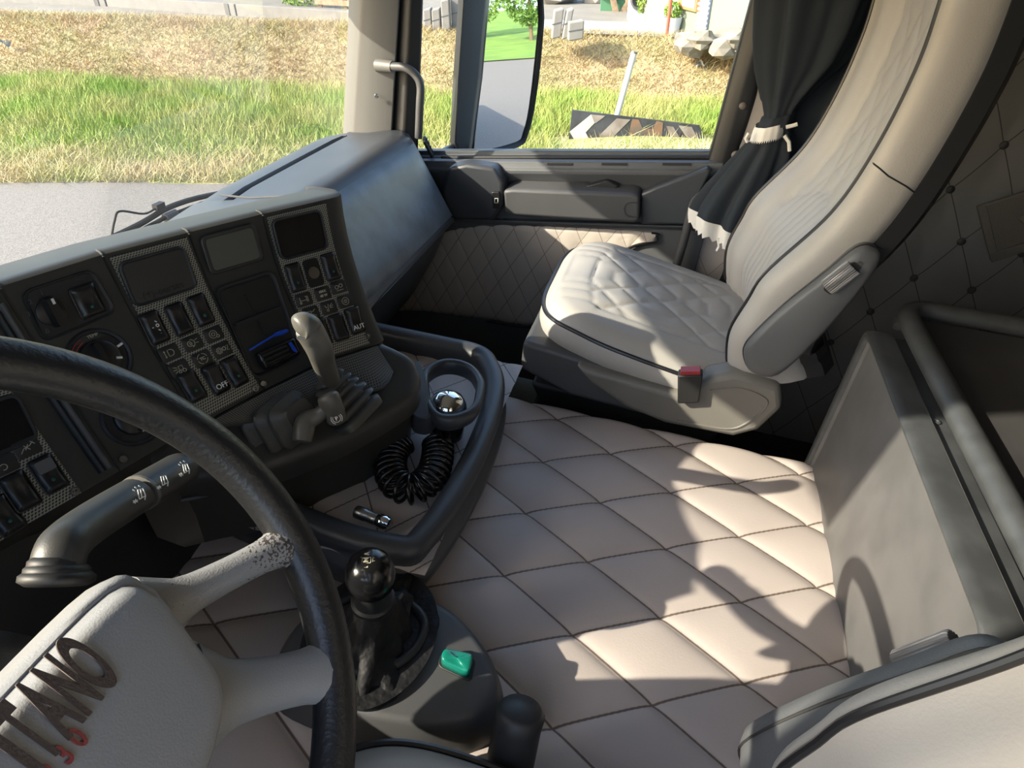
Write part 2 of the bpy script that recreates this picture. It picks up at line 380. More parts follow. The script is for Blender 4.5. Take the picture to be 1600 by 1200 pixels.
for x in (700 + 178, 964, 1055):
    pass
for k, (xa, xb) in enumerate(((855, 895), (940, 980), (1035, 1080))):
    obj('slot', ribbon([P(xa, 256.5, X=1.749), P(xb, 257, X=1.749)], .006, (-1, 0, .6), .001), mt['dark'], door)
# armrest with end cap
ar = [P(*q, X=1.70) for q in ((786, 298), (800, 296), (985, 303), (999, 308), (999, 345), (990, 349), (800, 337), (788, 333))]
obj('armrest', prism(ar, (.066, 0, .008)), mt['grey'], door, bevel=.008, seg=3)
uc = [P(*q, X=1.6985) for q in ((998, 317), (982, 317), (976, 323), (976, 331), (982, 338), (998, 339))]
obj('end_cap', ribbon(smooth_path(uc, 5), .0016, (-1, 0, 0), .001), mt['dark'], door)
fx = [P(*q, X=1.722) for q in ((1001, 303), (1025, 292), (1106, 262), (1112, 268), (1070, 352), (1001, 351))]
obj('rear_moulding', prism(fx, (.035, 0, 0)), mt['dash'], door, bevel=.008, seg=3)
fx = [P(*q, X=1.700) for q in ((700, 262), (728, 256), (772, 262), (786, 285), (786, 320), (770, 345), (700, 345), (690, 300))]
obj('front_moulding', prism(fx, (.06, 0, 0)), mt['dash'], door, bevel=.010, seg=3)
o = obj('window_switch', prism(rnd([P(*q, X=1.693) for q in ((768, 300), (780, 300), (783, 326), (770, 326))], .004), (.012, 0, 0)), mt['switch'], door, bevel=.002)
obj('switch_mark', ribbon([P(*q, X=1.6915) for q in ((773, 310), (778, 310), (778, 317), (773, 317), (773, 310))], .0015, (-1, 0, 0), .0006), mt['white'], o)
h = [P(*q, X=1.735) for q in ((900, 295), (948, 282), (968, 291), (962, 296))]
obj('door_handle', prism(h, (.03, 0, 0)), mt['dark'], door, bevel=.004)
obj('handle_recess', prism(rnd([P(*q, X=1.7605) for q in ((815, 298), (835, 288), (925, 283), (905, 297))], .01), (.006, 0, 0)), mt['dark'], door, bevel=.002)
# quilted insert of the door
mt['doorq'] = quilt_mat('cream_quilted_leather', (.46, .41, .36), (.20, .16, .13), .05, .05, .0010, .55, .15, 400)
top = smooth_path([P(*q, X=1.745) for q in ((590, 420), (640, 385), (690, 364), (725, 354), (790, 350), (900, 356), (1018, 364), (1026, 369))], 10)
bot = smooth_path([P(*q, X=1.745) for q in ((590, 490), (640, 488), (670, 490), (760, 502), (850, 506), (935, 421), (985, 386), (1026, 378))], 10)
def resample(L, n):
    d = [0]
    for a, b in zip(L, L[1:]): d.append(d[-1] + (b - a).length)
    o = []
    for i in range(n):
        t = d[-1] * i / (n - 1); k = max(j for j in range(len(d)) if d[j] <= t + 1e-9); k = min(k, len(L) - 2)
        f = (t - d[k]) / max(1e-9, d[k + 1] - d[k]); o.append(L[k].lerp(L[k + 1], f))
    return o
NU = 130; T_ = [top[min(int(i / NU * (len(top) - 1)), len(top) - 2)].lerp(top[min(int(i / NU * (len(top) - 1)) + 1, len(top) - 1)], (i / NU * (len(top) - 1)) % 1) for i in range(NU + 1)]
B_ = [bot[min(int(i / NU * (len(bot) - 1)), len(bot) - 2)].lerp(bot[min(int(i / NU * (len(bot) - 1)) + 1, len(bot) - 1)], (i / NU * (len(bot) - 1)) % 1) for i in range(NU + 1)]
uv = []
def dq(u, v):
    p = T_[round(u * NU)].lerp(B_[round(u * NU)], v); a = p.y / .066 + p.z / .118; b = p.y / .066 - p.z / .118; uv.append((a, b))
    e = min(v, 1 - v, (1 - u) * 2)
    return V(p.x + .012 * math.exp(-e / .03) - qd(a, b, .055, .055, .003, .008), p.y, p.z)
obj('quilted_insert', grid(dq, NU, 60), mt['doorq'], door, uv=uv)
obj('piping', tube([p + V(-.001, 0, 0) for p in bot[30:] + [P(1028, 374, X=1.745)] + top[:-12:-1]], .0032, 6), mt['piping'], door)
# grab handles
gp = smooth_path([P(592, 101, X=1.72), P(612, 104, X=1.71), P(634, 106, X=1.70), P(650, 118, X=1.70), P(657, 135, X=1.70), P(656, 165, X=1.70), P(654, 215, X=1.71)], 6)
o = thing('pillar_grab_handle', 'dark curved grab handle on the windscreen pillar', 'grab handle', gp[0])
obj('bar', tube(gp, .0105, 12), mt['grey'], o)
obj('socket', tube([P(590, 102, X=1.725), P(614, 104.5, X=1.712)], [.017, .0145], 12), mt['apil'], o)
gp = smooth_path([P(1125, 300, X=1.75), P(1106, 301, X=1.725), P(1088, 312, X=1.72), P(1079, 335, X=1.72), P(1066, 385, X=1.72), P(1046, 450, X=1.72), P(1040, 475, X=1.73)], 6)
o = thing('entry_grab_bar', 'black upright grab bar between the door and the curtain', 'grab handle', gp[0])
obj('bar', tube(gp, .0115, 12), mt['grey'], o)

# ---------------------------------------------------------------- dashboard, passenger half
dash = thing('dashboard', 'charcoal passenger dashboard under the windscreen', 'dashboard', (1.3, .8, -.9))
dp = [(.93, -.53), (.925, -.508), (.90, -.499), (.872, -.496), (.868, -.505), (.856, -.505), (.852, -.494), (.80, -.487), (.73, -.472), (.695, -.467), (.672, -.474), (.658, -.492), (.60, -.583), (.557, -.655), (.548, -.672), (.556, -.688), (.570, -.690), (.572, -.700), (.566, -.706), (.572, -.725), (.60, -.80), (.66, -.92), (.80, -1.1), (.93, -1.2)]
def dsh(x, dy=0., dz=0.): return [V(x, y + dy * (1 if y < .86 else 0), z + dz * (1 if z > -.7 else .3)) for y, z in dp]
st = [(.56, 0, -.05), (.9, 0, -.032), (1.2, 0, -.004), (1.45, 0, 0), (1.60, 0, .002), (1.655, .004, 0), (1.67, .010, -.004)]
obj('dash_body', loft([dsh(*q) for q in st] + [dsh(1.70, .028, -.006), dsh(1.735, .04, -.012), dsh(1.748, .06, -.03)]), mt['dash'], dash, auto=50)
mt['lid'] = mat('sky_tinted_plastic', (.12, .145, .17), .36, bump=.12, bscale=500, var=.35, vscale=14)  # blue of the reflected sky is put into the lid colour
def lidf(u, v):
    x0 = .95 + .14 * max(0, (v - .55) / .45) ** 2; x = x0 + (1.652 - x0) * u
    y0_, z0_, y1_, z1_ = .664, -.484, .552, -.662
    y = y0_ + (y1_ - y0_) * v; z = z0_ + (z1_ - z0_) * v; nn = V(0, -.85, -.53) * -1
    b = .010 * (1 - abs(2 * v - 1) ** 6) * (1 - abs(2 * u - 1) ** 14) + .001
    return V(x, y, z) + V(0, -.85, .53) * b
obj('dash_lid', grid(lidf, 30, 20), mt['lid'], dash)
obj('lid_lip', tube([V(x, .556, -.680) for x in (1.10, 1.2, 1.4, 1.665)], .007, 8), mt['dash'], dash)
# vent at the door end
vc = P(672, 240, Y=.672); va = (P(684, 262, Y=.655) - P(661, 217, Y=.69)).normalized(); vb = V(1, .25, 0).normalized(); vn = va.cross(vb).normalized()
if vn.y > 0: vn = -vn
vb = vn.cross(va)
o = obj('air_vent', prism(rnd([vc + va * i + vb * j for i, j in ((-.048, -.017), (.048, -.017), (.048, .017), (-.048, .017))], .006), vn * .008), mt['rubber'], dash, bevel=.002)
for k in range(7):
    obj('vent_slat', boxm(vc + vn * .0085 + va * (-.039 + .013 * k), .0013, .015, .002, (va, vb, vn)), mt['grey'], o)
obj('vent_bar', boxm(vc + vn * .010, .044, .0014, .0015, (va, vb, vn)), mt['grey'], o)
# seam lines of the dash top (centre section joins)
obj('seam', tube([V(1.115, y, z + .001) for y, z in ((.87, -.492), (.80, -.487), (.73, -.472), (.69, -.468))], .0022, 6), mt['slate'], dash)
obj('centre_cover', loft([[V(x, .925, -.515 - max(0, 1.1 - x) * .10), V(x, .90, -.506 - max(0, 1.1 - x) * .10), V(x, .86, -.497 - max(0, 1.1 - x) * .06), V(x, .74, -.472), V(x, .66, -.475), V(x, .66, -.60), V(x, .925, -.60)] for x in (.30, .7, 1.03, 1.105)]), mt['dash'], dash, bevel=.008, seg=3)
obj('lower_dash', loft([[V(x, .93, -.5), V(x, .60, -.5), V(x, .55, -.60), V(x, .56, -.80), V(x, .66, -1.0), V(x, .93, -1.2)] for x in (XL + .01, .60)]), mt['dark'], dash, bevel=.01)
mt['seamlight'] = mat('highlight_plastic', (.07, .07, .065), .4)
# ---------------------------------------------------------------- instrument console facing the driver
TOPS = [(-3, V(.145, .70, -.27)), (-2, V(.248, .688, -.275)), (-1, V(.350, .665, -.305)), (0, V(.452, .632, -.34)), (1, V(.553, .600, -.34)), (2, V(.646, .558, -.34)), (3, V(.738, .514, -.34)), (4, V(.829, .466, -.34))]
BOTS = [(-3, V(.12, .585, -.54)), (-2, V(.222, .580, -.54)), (-1, V(.325, .560, -.54)), (0, V(.427, .529, -.54)), (1, V(.526, .500, -.54)), (2, V(.620, .468, -.54)), (3, V(.705, .432, -.54)), (4, V(.778, .381, -.54))]
def pl(L, s):
    if s <= L[0][0]: a, b = L[0], L[1]
    elif s >= L[-1][0]: a, b = L[-2], L[-1]
    else:
        for a, b in zip(L, L[1:]):
            if a[0] <= s <= b[0]: break
    return a[1] + (b[1] - a[1]) * ((s - a[0]) / (b[0] - a[0]))
NH = V(.40, .90, .18).normalized()
def face(s, t):
    return pl(TOPS, s) * (1 - t) + pl(BOTS, s) * t + NH * (.075 * t * (1 - t))
def fr(s, t):
    e = 1e-3; x = (face(s + e, t) - face(s - e, t)).normalized(); d = (face(s, t + e) - face(s, t - e)).normalized()
    n = d.cross(x).normalized()
    if n.y > 0: n = -n
    y = n.cross(x).normalized()
    if y.z < 0: y = -y
    return face(s, t), x, y, n
def fst(px, py, s0=2.0, t0=.5):
    s, t = s0, t0
    for _ in range(25):
        q = np.array(proj(face(s, t))); e = 1e-3
        J = np.c_[(np.array(proj(face(s + e, t))) - q) / e, (np.array(proj(face(s, t + e))) - q) / e]
        d = np.linalg.solve(J, np.array([px, py]) - q); s += float(np.clip(d[0], -.5, .5)); t += float(np.clip(d[1], -.3, .3))
    return s, t
con = thing('instrument_console', 'dark driver-facing console of switches, screens and dials beside the steering wheel', 'dashboard console', (.6, .6, -.9))
body = []
for s in list(np.arange(-3, 4.01, .5)) + [4.16, 4.27, 4.30]:
    q = .0 if s < 4.2 else (.006 if s < 4.28 else .016)
    nh = V(.38, .925, 0)
    T = pl(TOPS, s); r_ = [T + nh * .12 + V(0, 0, -.12), T + nh * .075 + V(0, 0, -.012), T + nh * .05 + V(0, 0, -.006), T + nh * .018 + V(0, 0, -.0005), T + nh * .006 + V(0, 0, .0008), T + V(0, 0, -.001)]
    r_ += [face(s, t) for t in (.05, .15, .3, .45, .6, .75, .88, 1.0)]
    B = pl(BOTS, s); r_ += [B + nh * .02 + V(0, 0, -.05), B + nh * .12 + V(0, 0, -.12)]
    body.append([p + nh * q for p in r_])
obj('console_body', loft(body), mt['console'], con, auto=35)
for s in (0.0, 1.0, 2.0, 3.0):
    obj('seam', tube([face(s, t) + NH * -.0005 for t in np.linspace(.0, 1, 14)], .0013, 5), mt['rubber'], con)
    obj('seam_highlight', tube([pl(TOPS, s) + V(.38, .925, 0) * k + V(0, 0, z_) for k, z_ in ((-.002, -.003), (.004, .0005), (.012, .001))], .0014, 6), mt['seamlight'], con)  # paler tube painted in for the highlight at each seam top
def slab(name, s0, s1, t0, t1, h, m, parent, nu=10, nv=14, cell=None, hole=None, auto=40):
    """thin plate lying on the console face, raised by h"""
    uv = []; v = []; f = []
    w = (face(s1, .5) - face(s0, .5)).length; hh = (face(s0, t1) - face(s0, t0)).length
    for lay in (1, 0):
        for j in range(nv + 1):
            for i in range(nu + 1):
                a, b = i / nu, j / nv; s, t = s0 + (s1 - s0) * a, t0 + (t1 - t0) * b
                p, x, y, n_ = fr(s, t); v.append(p + n_ * (h if lay else -.002)); uv.append((a * w / (cell or 1), b * hh / (cell or 1) * 1.155))
    N = (nu + 1) * (nv + 1)
    for j in range(nv):
        for i in range(nu):
            q = (j * (nu + 1) + i, j * (nu + 1) + i + 1, (j + 1) * (nu + 1) + i + 1, (j + 1) * (nu + 1) + i); f.append(q); f.append(tuple(N + k for k in q[::-1]))
    ed = [i for i in range(nu + 1)] + [j * (nu + 1) + nu for j in range(1, nv + 1)] + [nv * (nu + 1) + i for i in range(nu - 1, -1, -1)] + [j * (nu + 1) for j in range(nv - 1, 0, -1)]
    for a, b in zip(ed, ed[1:] + ed[:1]): f.append((a, b, N + b, N + a))
    return obj(name, (v, f), m, parent, uv=uv, auto=auto)
mt['honey'].name
plate2 = slab('switch_panel', 1.05, 1.95, .03, .985, .0025, mt['honey'], con, cell=.0034)
plate4 = slab('switch_panel', 3.05, 3.95, .03, .985, .0025, mt['honey'], con, cell=.0034)
tag(plate2, 'perforated switch panel with an OFF switch, nearer the steering wheel'); tag(plate4, 'perforated switch panel with an AUT switch, at the right end')
plate0 = slab('switch_panel', -2.6, -.42, .05, 1.0, .0025, mt['honey'], con, nu=16, cell=.0034)
tag(plate0, 'perforated switch panel seen through the steering wheel')
# rocker prototypes ------------------------------------------------------
def local(p, x, y, n): return lambda a, b, c: p + x * a + y * b + n * c
def rrect(w, h, r, k=4):
    return rnd([V(-w, -h, 0), V(w, -h, 0), V(w, h, 0), V(-w, h, 0)], r, k)
def place(vf, p, x, y, n): return [p + x * q[0] + y * q[1] + n * q[2] for q in vf[0]], vf[1]
def rocker(px, py, par, w=.0118, h=.0200, tilt=0.0, mark=True, label=None, txt=None, off=.0025, dot=(0.0, -.35)):
    s, t = fst(px, py); p, x, y, n = fr(s, t); p = p + n * off
    # frame and a curved rocker key
    fr_ = loft([[V(q.x, q.y, -.002) for q in rrect(w, h, .005)], [V(q.x, q.y, .0012) for q in rrect(w, h, .005)], [V(q.x, q.y, .0018) for q in rrect(w * .93, h * .95, .0045)]])
    o = obj('rocker_switch', place(fr_, p, x, y, n), mt['rubber'], par, auto=30)
    NU_, NV_ = 8, 14; v = []; f = []
    for j in range(NV_ + 1):
        for i in range(NU_ + 1):
            a, b = 2 * i / NU_ - 1, 2 * j / NV_ - 1
            ed = max(abs(a) ** 5, abs(b) ** 8)
            z = .0052 - tilt * b * .0022 + .0022 * b * b - .0012 * math.exp(-((a / .45) ** 2 + (b / .6) ** 2)) - .0042 * ed
            v.append(V(a * w * .88 * (1 - .1 * (abs(b) > .9)), b * h * .92 * (1 - .05 * (abs(a) > .9)), z))
    for j in range(NV_):
        for i in range(NU_): f.append((j * (NU_ + 1) + i, j * (NU_ + 1) + i + 1, (j + 1) * (NU_ + 1) + i + 1, (j + 1) * (NU_ + 1) + i))
    k = obj('key', place((v, f), p, x, y, n), mt['switch'], o, auto=60)
    if label: tag(o, label)
    return o, p, x, y, n
def sub(name, vf, m, par, **k):   # keep the hierarchy at thing > part > sub-part
    return obj(name, vf, m, par, **k)
KEYS = []
def rock(px, py, par, label=None, tilt=0., dot=True, txt=None, **k):
    s, t = fst(px, py); p, x, y, n = fr(s, t); p = p + n * .0025; w = k.get('w', .0124); h = k.get('h', .0206)
    v1 = loft([[V(q.x, q.y, -.002) for q in rrect(w, h, .005)], [V(q.x, q.y, .0016) for q in rrect(w, h, .005)], [V(q.x, q.y, .0019) for q in rrect(w * .9, h * .94, .0045)], [V(q.x, q.y, .0006) for q in rrect(w * .86, h * .92, .004)]])
    NU_, NV_ = 8, 14; v = []; f = []
    for j in range(NV_ + 1):
        for i in range(NU_ + 1):
            a, b = 2 * i / NU_ - 1, 2 * j / NV_ - 1
            z = .0056 - tilt * b * .0026 + .0026 * b * b - .0014 * math.exp(-((a / .45) ** 2 + (b / .55) ** 2)) - .0050 * max(abs(a) ** 6, abs(b) ** 10)
            v.append(V(a * w * .88, b * h * .92, z))
    for j in range(NV_):
        for i in range(NU_): f.append((j * (NU_ + 1) + i, j * (NU_ + 1) + i + 1, (j + 1) * (NU_ + 1) + i + 1, (j + 1) * (NU_ + 1) + i))
    o = obj('rocker_switch', place(join(v1, (v, f)), p, x, y, n), mt['switch'], par, auto=50)
    if label: tag(o, label)
    if dot: obj('indicator_lens', place(lathe([(0, .0012), (.0019, .0008), (.0021, -.001)], (0, -h * .36, .0052 + tilt * .001), (0, 0, 1), 10), p, x, y, n), mt['tealdot'], par)
    if txt:
        text('switch_lettering', txt, .0095, p + n * (.0066 + .0015 * (tilt > 0)) + y * (-h * .52) + x * .0005, x, y - n * .12, mt['white'], par, bold=.00005)
    return p, x, y, n
def icon(par, p, x, y, n, strokes, w=.0007, m=None, h=.0016):
    parts = [ribbon([p + x * a + y * b + n * h for a, b in s], w, n, .0004) for s in strokes]
    return obj('symbol', join(*parts), m or mt['cream'], par, smooth=False)
def circ(cx, cy, r, a0=0, a1=360, k=14): return [(cx + r * math.cos(math.radians(a0 + (a1 - a0) * i / k)), cy + r * math.sin(math.radians(a0 + (a1 - a0) * i / k))) for i in range(k + 1)]
def gear(cx, cy, r, k=8):
    o = []
    for i in range(k):
        for d, q in ((0, 1), (.45, 1), (.5, 1.4), (.95, 1.4)): a = 2 * math.pi * (i + d) / k; o.append((cx + r * q * math.cos(a), cy + r * q * math.sin(a)))
    return o + o[:1]
def tile(px, py, par, strokes=(), w=.0122, h=.0095, m=None, txt=None, ts=.0045):
    s, t = fst(px, py); p, x, y, n = fr(s, t); p = p + n * .0025
    vf = loft([[V(q.x, q.y, -.002) for q in rrect(w, h, .0035)], [V(q.x, q.y, .0010) for q in rrect(w, h, .0035)], [V(q.x, q.y, .0015) for q in rrect(w * .94, h * .92, .003)]])
    o = obj('legend_tile', place(vf, p, x, y, n), mt['legend'], par, auto=40)
    k = .001
    if strokes: icon(par, p, x, y, n, [[(a * k, b * k) for a, b in s_] for s_ in strokes], m=m, h=.0015)
    if txt:
        for i, q in enumerate(txt): text('legend_lettering', q, ts, p + n * .0015 + y * (ts * .62 * (len(txt) - 1 - 2 * i)), x, y, m or mt['cream'], par, bold=.0002)
    return o
HL = [circ(1, 0, 4, -90, 90) + [(-2, 4), (-2, -4), (1, -4)], [(-6, 4), (-6, -4)], [(-6.8, 3), (-6, 4.4), (-5.2, 3)], [(-6.8, -3), (-6, -4.4), (-5.2, -3)]]
FOG = [circ(-4, 0, 3.2, 60, 300) + [(-1, -4)], circ(-3, 0, 5, -80, 80), circ(-3, 0, 1.4), [(3, 2.4), (7, 3.4)], [(3, -1), (7, -1.6)]]
EAR = [circ(-1, 0, 5, 0, 360), circ(-1, 0, 2.2), circ(4, -4, 1.8)]
WORK = [[(-1, 3), (4, 3), (4, -2), (-1, -2), (-1, 3)], circ(4.5, -4, 2), circ(-1, -4, 1.6), [(-3, 2), (-7, 4)], [(-3, 0), (-8, 0)], [(-3, -2), (-7, -4)]]
TC = [circ(0, 0, 6.5, 10, 80, 5), circ(0, 0, 6.5, 100, 170, 5), circ(0, 0, 6.5, 190, 260, 5), circ(0, 0, 6.5, 280, 350, 5)]
GZ = [gear(-4, 0, 3.0), circ(-4, 0, 1.6), gear(3, .5, 1.9, 7), [(6.5, 3), (9.5, 3), (6.5, -3), (9.5, -3)]]
# panel with the OFF switch
rock(278, 499, plate2, dot=False, tilt=.4); rock(312, 485, plate2)
p, x, y, n = rock(239.5, 512.7, plate2, dot=False, label='switch with white headlamp-level marks')
icon(plate2, p, x, y, n, [[(a * .001, b * .001) for a, b in s_] for s_ in ([(-5, 9), (-5, 13), (-6.5, 11), (-5, 13), (-3.5, 11)], [(-5, -9), (-5, -13), (-6.5, -11), (-5, -13), (-3.5, -11)], [(2, 8), (4, 6)], circ(3, 2, 1.6), [(2, -3), (4, -5)], [(3, -8), (3, -11)], [(-4, 1), (-2, 1)])], m=mt['white'], h=.0052, w=.0012)
tile(263.5, 552, plate2, HL); tile(299.5, 536, plate2, FOG); tile(332, 522.5, plate2, EAR)
tile(279, 576.5, plate2, WORK); tile(314.5, 561, plate2, TC, txt=['TC'], ts=.0052); tile(345, 547, plate2, GZ)
rock(298, 603.5, plate2); rock(335.5, 593, plate2, dot=False, tilt=-1.0, txt='OFF', label='switch lettered OFF'); rock(365, 581, plate2)
# panel with the AUT switch
PINP = [[(-6, 4), (-6, -4)], [(-6, -1), (4, -1)], [(2, 4), (6, 4), (6, -4)], [(4, 4), (4, -4)], circ(-6, -4, 1.2)]
BEL = [circ(3.4, 1.5, 2.6), circ(-3.4, .5, 2.6), [(-5, -4.6), (6, -4.6)]]
HARE = [circ(0, 0, 5.5), circ(0, 0, 2.4), [(0, 1), (0, -1)]]
HOSE = [[(-7, 3.5), (0, 3.5), (0, -3.5), (-7, -3.5), (-7, 3.5)], [(-5, 2), (-5, -2)], [(-3.2, 2), (-3.2, -2)], [(0, 2), (3, 2), (7, 5)], [(0, -2), (3, -2), (7, -5)]]
SPR = [[(-6, 4), (-4, 0), (-1, 1), (-2, -3)], circ(-3, -4, 1.5), [(1, 1), (6, 5)], [(1.5, 0), (7, 2)], [(1, -1), (6, -1.5)], [(-1, 2), (0, 5)]]
rock(460, 434, plate4); rock(515, 417, plate4)
s, t = fst(488, 426.5); p, x, y, n = fr(s, t); p = p + n * .0025
o = obj('socket', place(join(loft([[V(q.x, q.y, -.002) for q in rrect(.0122, .0200, .005)], [V(q.x, q.y, .0014) for q in rrect(.0122, .0200, .005)]]), lathe([(.0102, .0012), (.0105, .0034), (.0088, .0034), (.0084, .002)], (0, 0, 0), (0, 0, 1), 22)), p, x, y, n), mt['switch'], plate4)
obj('socket_dish', place(lathe([(.0086, .0030), (.0072, .0016), (.004, .0015), (.0, .0015)], (0, 0, 0), (0, 0, 1), 20), p, x, y, n), mt['steel'], plate4)
tile(473.5, 468.5, plate4, PINP); tile(503, 459, plate4, txt=['MAX', '40 W'], ts=.0050); tile(527.5, 449, plate4, BEL)
tile(485, 490, plate4, HOSE); tile(512.5, 480.5, plate4, SPR); tile(538, 471, plate4, HARE)
rock(500.5, 519.5, plate4, dot=False); rock(527.5, 512, plate4, dot=False); rock(553, 501.5, plate4, dot=False, tilt=-1.0, txt='AUT', label='switch lettered AUT')
# panel seen through the steering wheel
CROSS = [[(-7, -4), (-3, 0), (3, 1)], [(-2, 3), (2, -3)], [(-2, -2), (2, 3)], [(3, 1), (7, 4)], [(5, 5), (8, 1)]]
tile(40, 700, plate0, CROSS); tile(4, 727, plate0, [[(-4, 4), (-4, 0)] + circ(-1, -2, 3, 120, -120)])
p, x, y, n = rock(74, 741, plate0, dot=True, label='switch with a grey window'); obj('grey_window', place(loft([[V(q.x, q.y + .009, .003) for q in rrect(.0088, .0068, .002)], [V(q.x, q.y + .009, .0078) for q in rrect(.0085, .0065, .002)]]), p, x, y, n), mt['silver'], plate0, auto=40)
rock(30, 768, plate0, dot=False); rock(4, 806, plate0, label='switch with a teal face')
# displays ---------------------------------------------------------------
def display(pxs, frame_m, scr_m, name='display', off=.0026, lab=None, r=.012, inset=.85, deep=.0015, par=None):
    st_ = [fst(*q) for q in pxs]; sc, tc = sum(a for a, b in st_) / 4, sum(b for a, b in st_) / 4
    p, x, y, n = fr(sc, tc); p = p + n * off
    w = ((face(*st_[1]) - face(*st_[0])).length + (face(*st_[2]) - face(*st_[3])).length) / 4; h = ((face(*st_[3]) - face(*st_[0])).length + (face(*st_[2]) - face(*st_[1])).length) / 4
    A = rrect(w, h, r, 6); B = rrect(w * .96, h * .95, r * .9, 6); C = rrect(w * inset, h * (inset - .03), r * .6, 6)
    o = obj(name, place(loft([[V(q.x, q.y, -.002) for q in A], [V(q.x, q.y, .0016) for q in A], [V(q.x, q.y, .0026) for q in B], [V(q.x, q.y, .0022) for q in [c * 1.03 for c in C]], [V(q.x, q.y, .0026 - deep) for q in C]]), p, x, y, n), frame_m, par or con, auto=35)
    obj('screen', place(loft([[V(q.x, q.y, -.001) for q in C], [V(q.x, q.y, .0030 - deep) for q in C]], cap=True), p, x, y, n), scr_m, o)
    if lab: tag(o, lab)
    return o, p, x, y, n, w, h
_, p, x, y, n, w, h = display([(181, 411), (280, 384), (311, 447), (206, 484)], mt['dark'], mt['scr2'], off=.0062, lab='blank dark cover above the OFF switch panel', inset=.90)
text('faint_lettering', '-(+)-ourses', .012, p + n * .0017 + y * (-h * .62) - x * .004, x, y, mt['legend'], plate2)
display([(310, 372), (393, 348), (413, 404), (327, 432)], mt['console'], mt['scr'], lab='pale grey clock display', r=.009, off=.0045)
display([(420, 346), (495, 325), (515, 386), (437, 409)], mt['dark'], mt['gloss'], lab='black glossy display above the AUT switch panel', inset=.90, deep=.003, off=.0066)
display([(-60, 650), (22, 605), (58, 682), (-20, 730)], mt['dark'], mt['gloss'], par=con, lab='black instrument display')
# cubby in the third column: frame, hollow and shelf -------------------------
cst = [fst(*q) for q in ((337, 455), (424, 426), (468, 556), (397, 590))]
(c0, c1, c2, c3) = [face(*q) for q in cst]; p, x, y, n = fr(sum(a for a, b in cst) / 4, sum(b for a, b in cst) / 4)
rim_ = rnd([c0, c1, c2, c3], .012, 5)
rim_ = [q + n * .0035 for q in rim_]
cub = obj('cubby', loft([[q + n * .0006 + (q - p) * .06 for q in rim_], [q + n * .001 + (q - p) * .03 for q in rim_], rim_, [q - n * .0034 - (q - p) * .05 for q in rim_]], cap=False), mt['dark'], con)
obj('cubby_hollow', prism([q - n * .0028 - (q - p) * .04 for q in rim_], n * .0006), mt['legend'], con)
def inq(u, v): return c0.lerp(c1, u).lerp(c3.lerp(c2, u), v)
obj('shelf', ribbon([inq(.04, .40) + n * .004, inq(.94, .40) + n * .004], .004, n, .0035), mt['dark'], con)
obj('cubby_rib', ribbon([inq(.42, .12) + n * .001, inq(.47, .38) + n * .001], .0012, n, .0015), mt['legend'], con)
obj('cubby_rib', ribbon([inq(.46, .44) + n * .001, inq(.50, .72) + n * .001], .0012, n, .0015), mt['legend'], con)
# things in the cubby: a black pocket case, a blue pen
q0 = inq(.54, .86); xx = (c2 - c3).normalized()
bk = thing('pocket_case', 'small black case lying in the console cubby', 'case', q0)
obj('case_body', boxm(q0 + n * .010, .030, .0125, .007, (xx, n.cross(xx).normalized(), n)), mt['gloss'], bk, bevel=.004)
for k in (-.006, 0, .006): obj('rib', tube([q0 + n * .0185 + n.cross(xx) * k - xx * .027, q0 + n * .0185 + n.cross(xx) * k + xx * .012], .0016, 6), mt['rubber'], bk)
obj('blue_tab', tube([q0 + n * .0185 + xx * .018 + n.cross(xx) * .008, q0 + n * .0185 + xx * .020 - n.cross(xx) * .003, q0 + n * .0185 + xx * .022 - n.cross(xx) * .008], [.0022, .0028, .0012], 8), mt['blue'], bk)
q1, q2, q3 = inq(.08, .70) + n * .008, inq(.60, .655) + n * .011, inq(.86, .665) + n * .012
pen = thing('pen', 'blue pen lying behind the case in the cubby', 'pen', q1)
obj('barrel', tube([q1, q2], .0014, 8), mt['blue'], pen); obj('cap', tube([q2, q2.lerp(q3, .5), q3], [.0026, .0034, .0022], 8), mt['blue'], pen)
# heater panel: recessed switch plate, dials, screws -------------------------
st_ = [fst(*q) for q in ((33, 457), (142, 421), (181, 487), (68, 534))]; cc = [face(*q) for q in st_]
p, x, y, n = fr(sum(a for a, b in st_) / 4, sum(b for a, b in st_) / 4)
rr_ = rnd(cc, .012, 6)
hp = obj('heater_panel', loft([[q + n * .0005 + (q - p) * .05 for q in rr_], [q + n * .0022 + (q - p) * .02 for q in rr_], [q + n * .0018 - (q - p) * .03 for q in rr_], [q + n * .0008 - (q - p) * .06 for q in rr_]]), mt['dark'], con, auto=30)
pk, x, y, n = fr(*fst(79, 487)); pk = pk + n * .001
obj('blower_knob', place(join(lathe([(.015, 0), (.015, .003), (.013, .004), (0, .004)], (0, 0, 0), (0, 0, 1), 24), loft([[V(q.x, q.y, .004) for q in rrect(.0062, .0165, .003)], [V(q.x, q.y, .016) for q in rrect(.0042, .0155, .0025)]])), pk, x, y, n), mt['switch'], hp, auto=40)
obj('pointer', place(boxm((.001, .012, .0166), .0012, .003, .0006), pk, x, y, n), mt['white'], hp)
for k, a in (('0', 235), ('1', 90), ('2', 130), ('3', 165)):
    text('dial_figure', k, .007, pk + x * .0215 * math.cos(math.radians(a)) + y * .0215 * math.sin(math.radians(a)) + n * .001, x, y, mt['slate'], hp)
p, x, y, n = rock(135, 470, con, w=.0145, h=.0185, label='square rocker with a green lens')
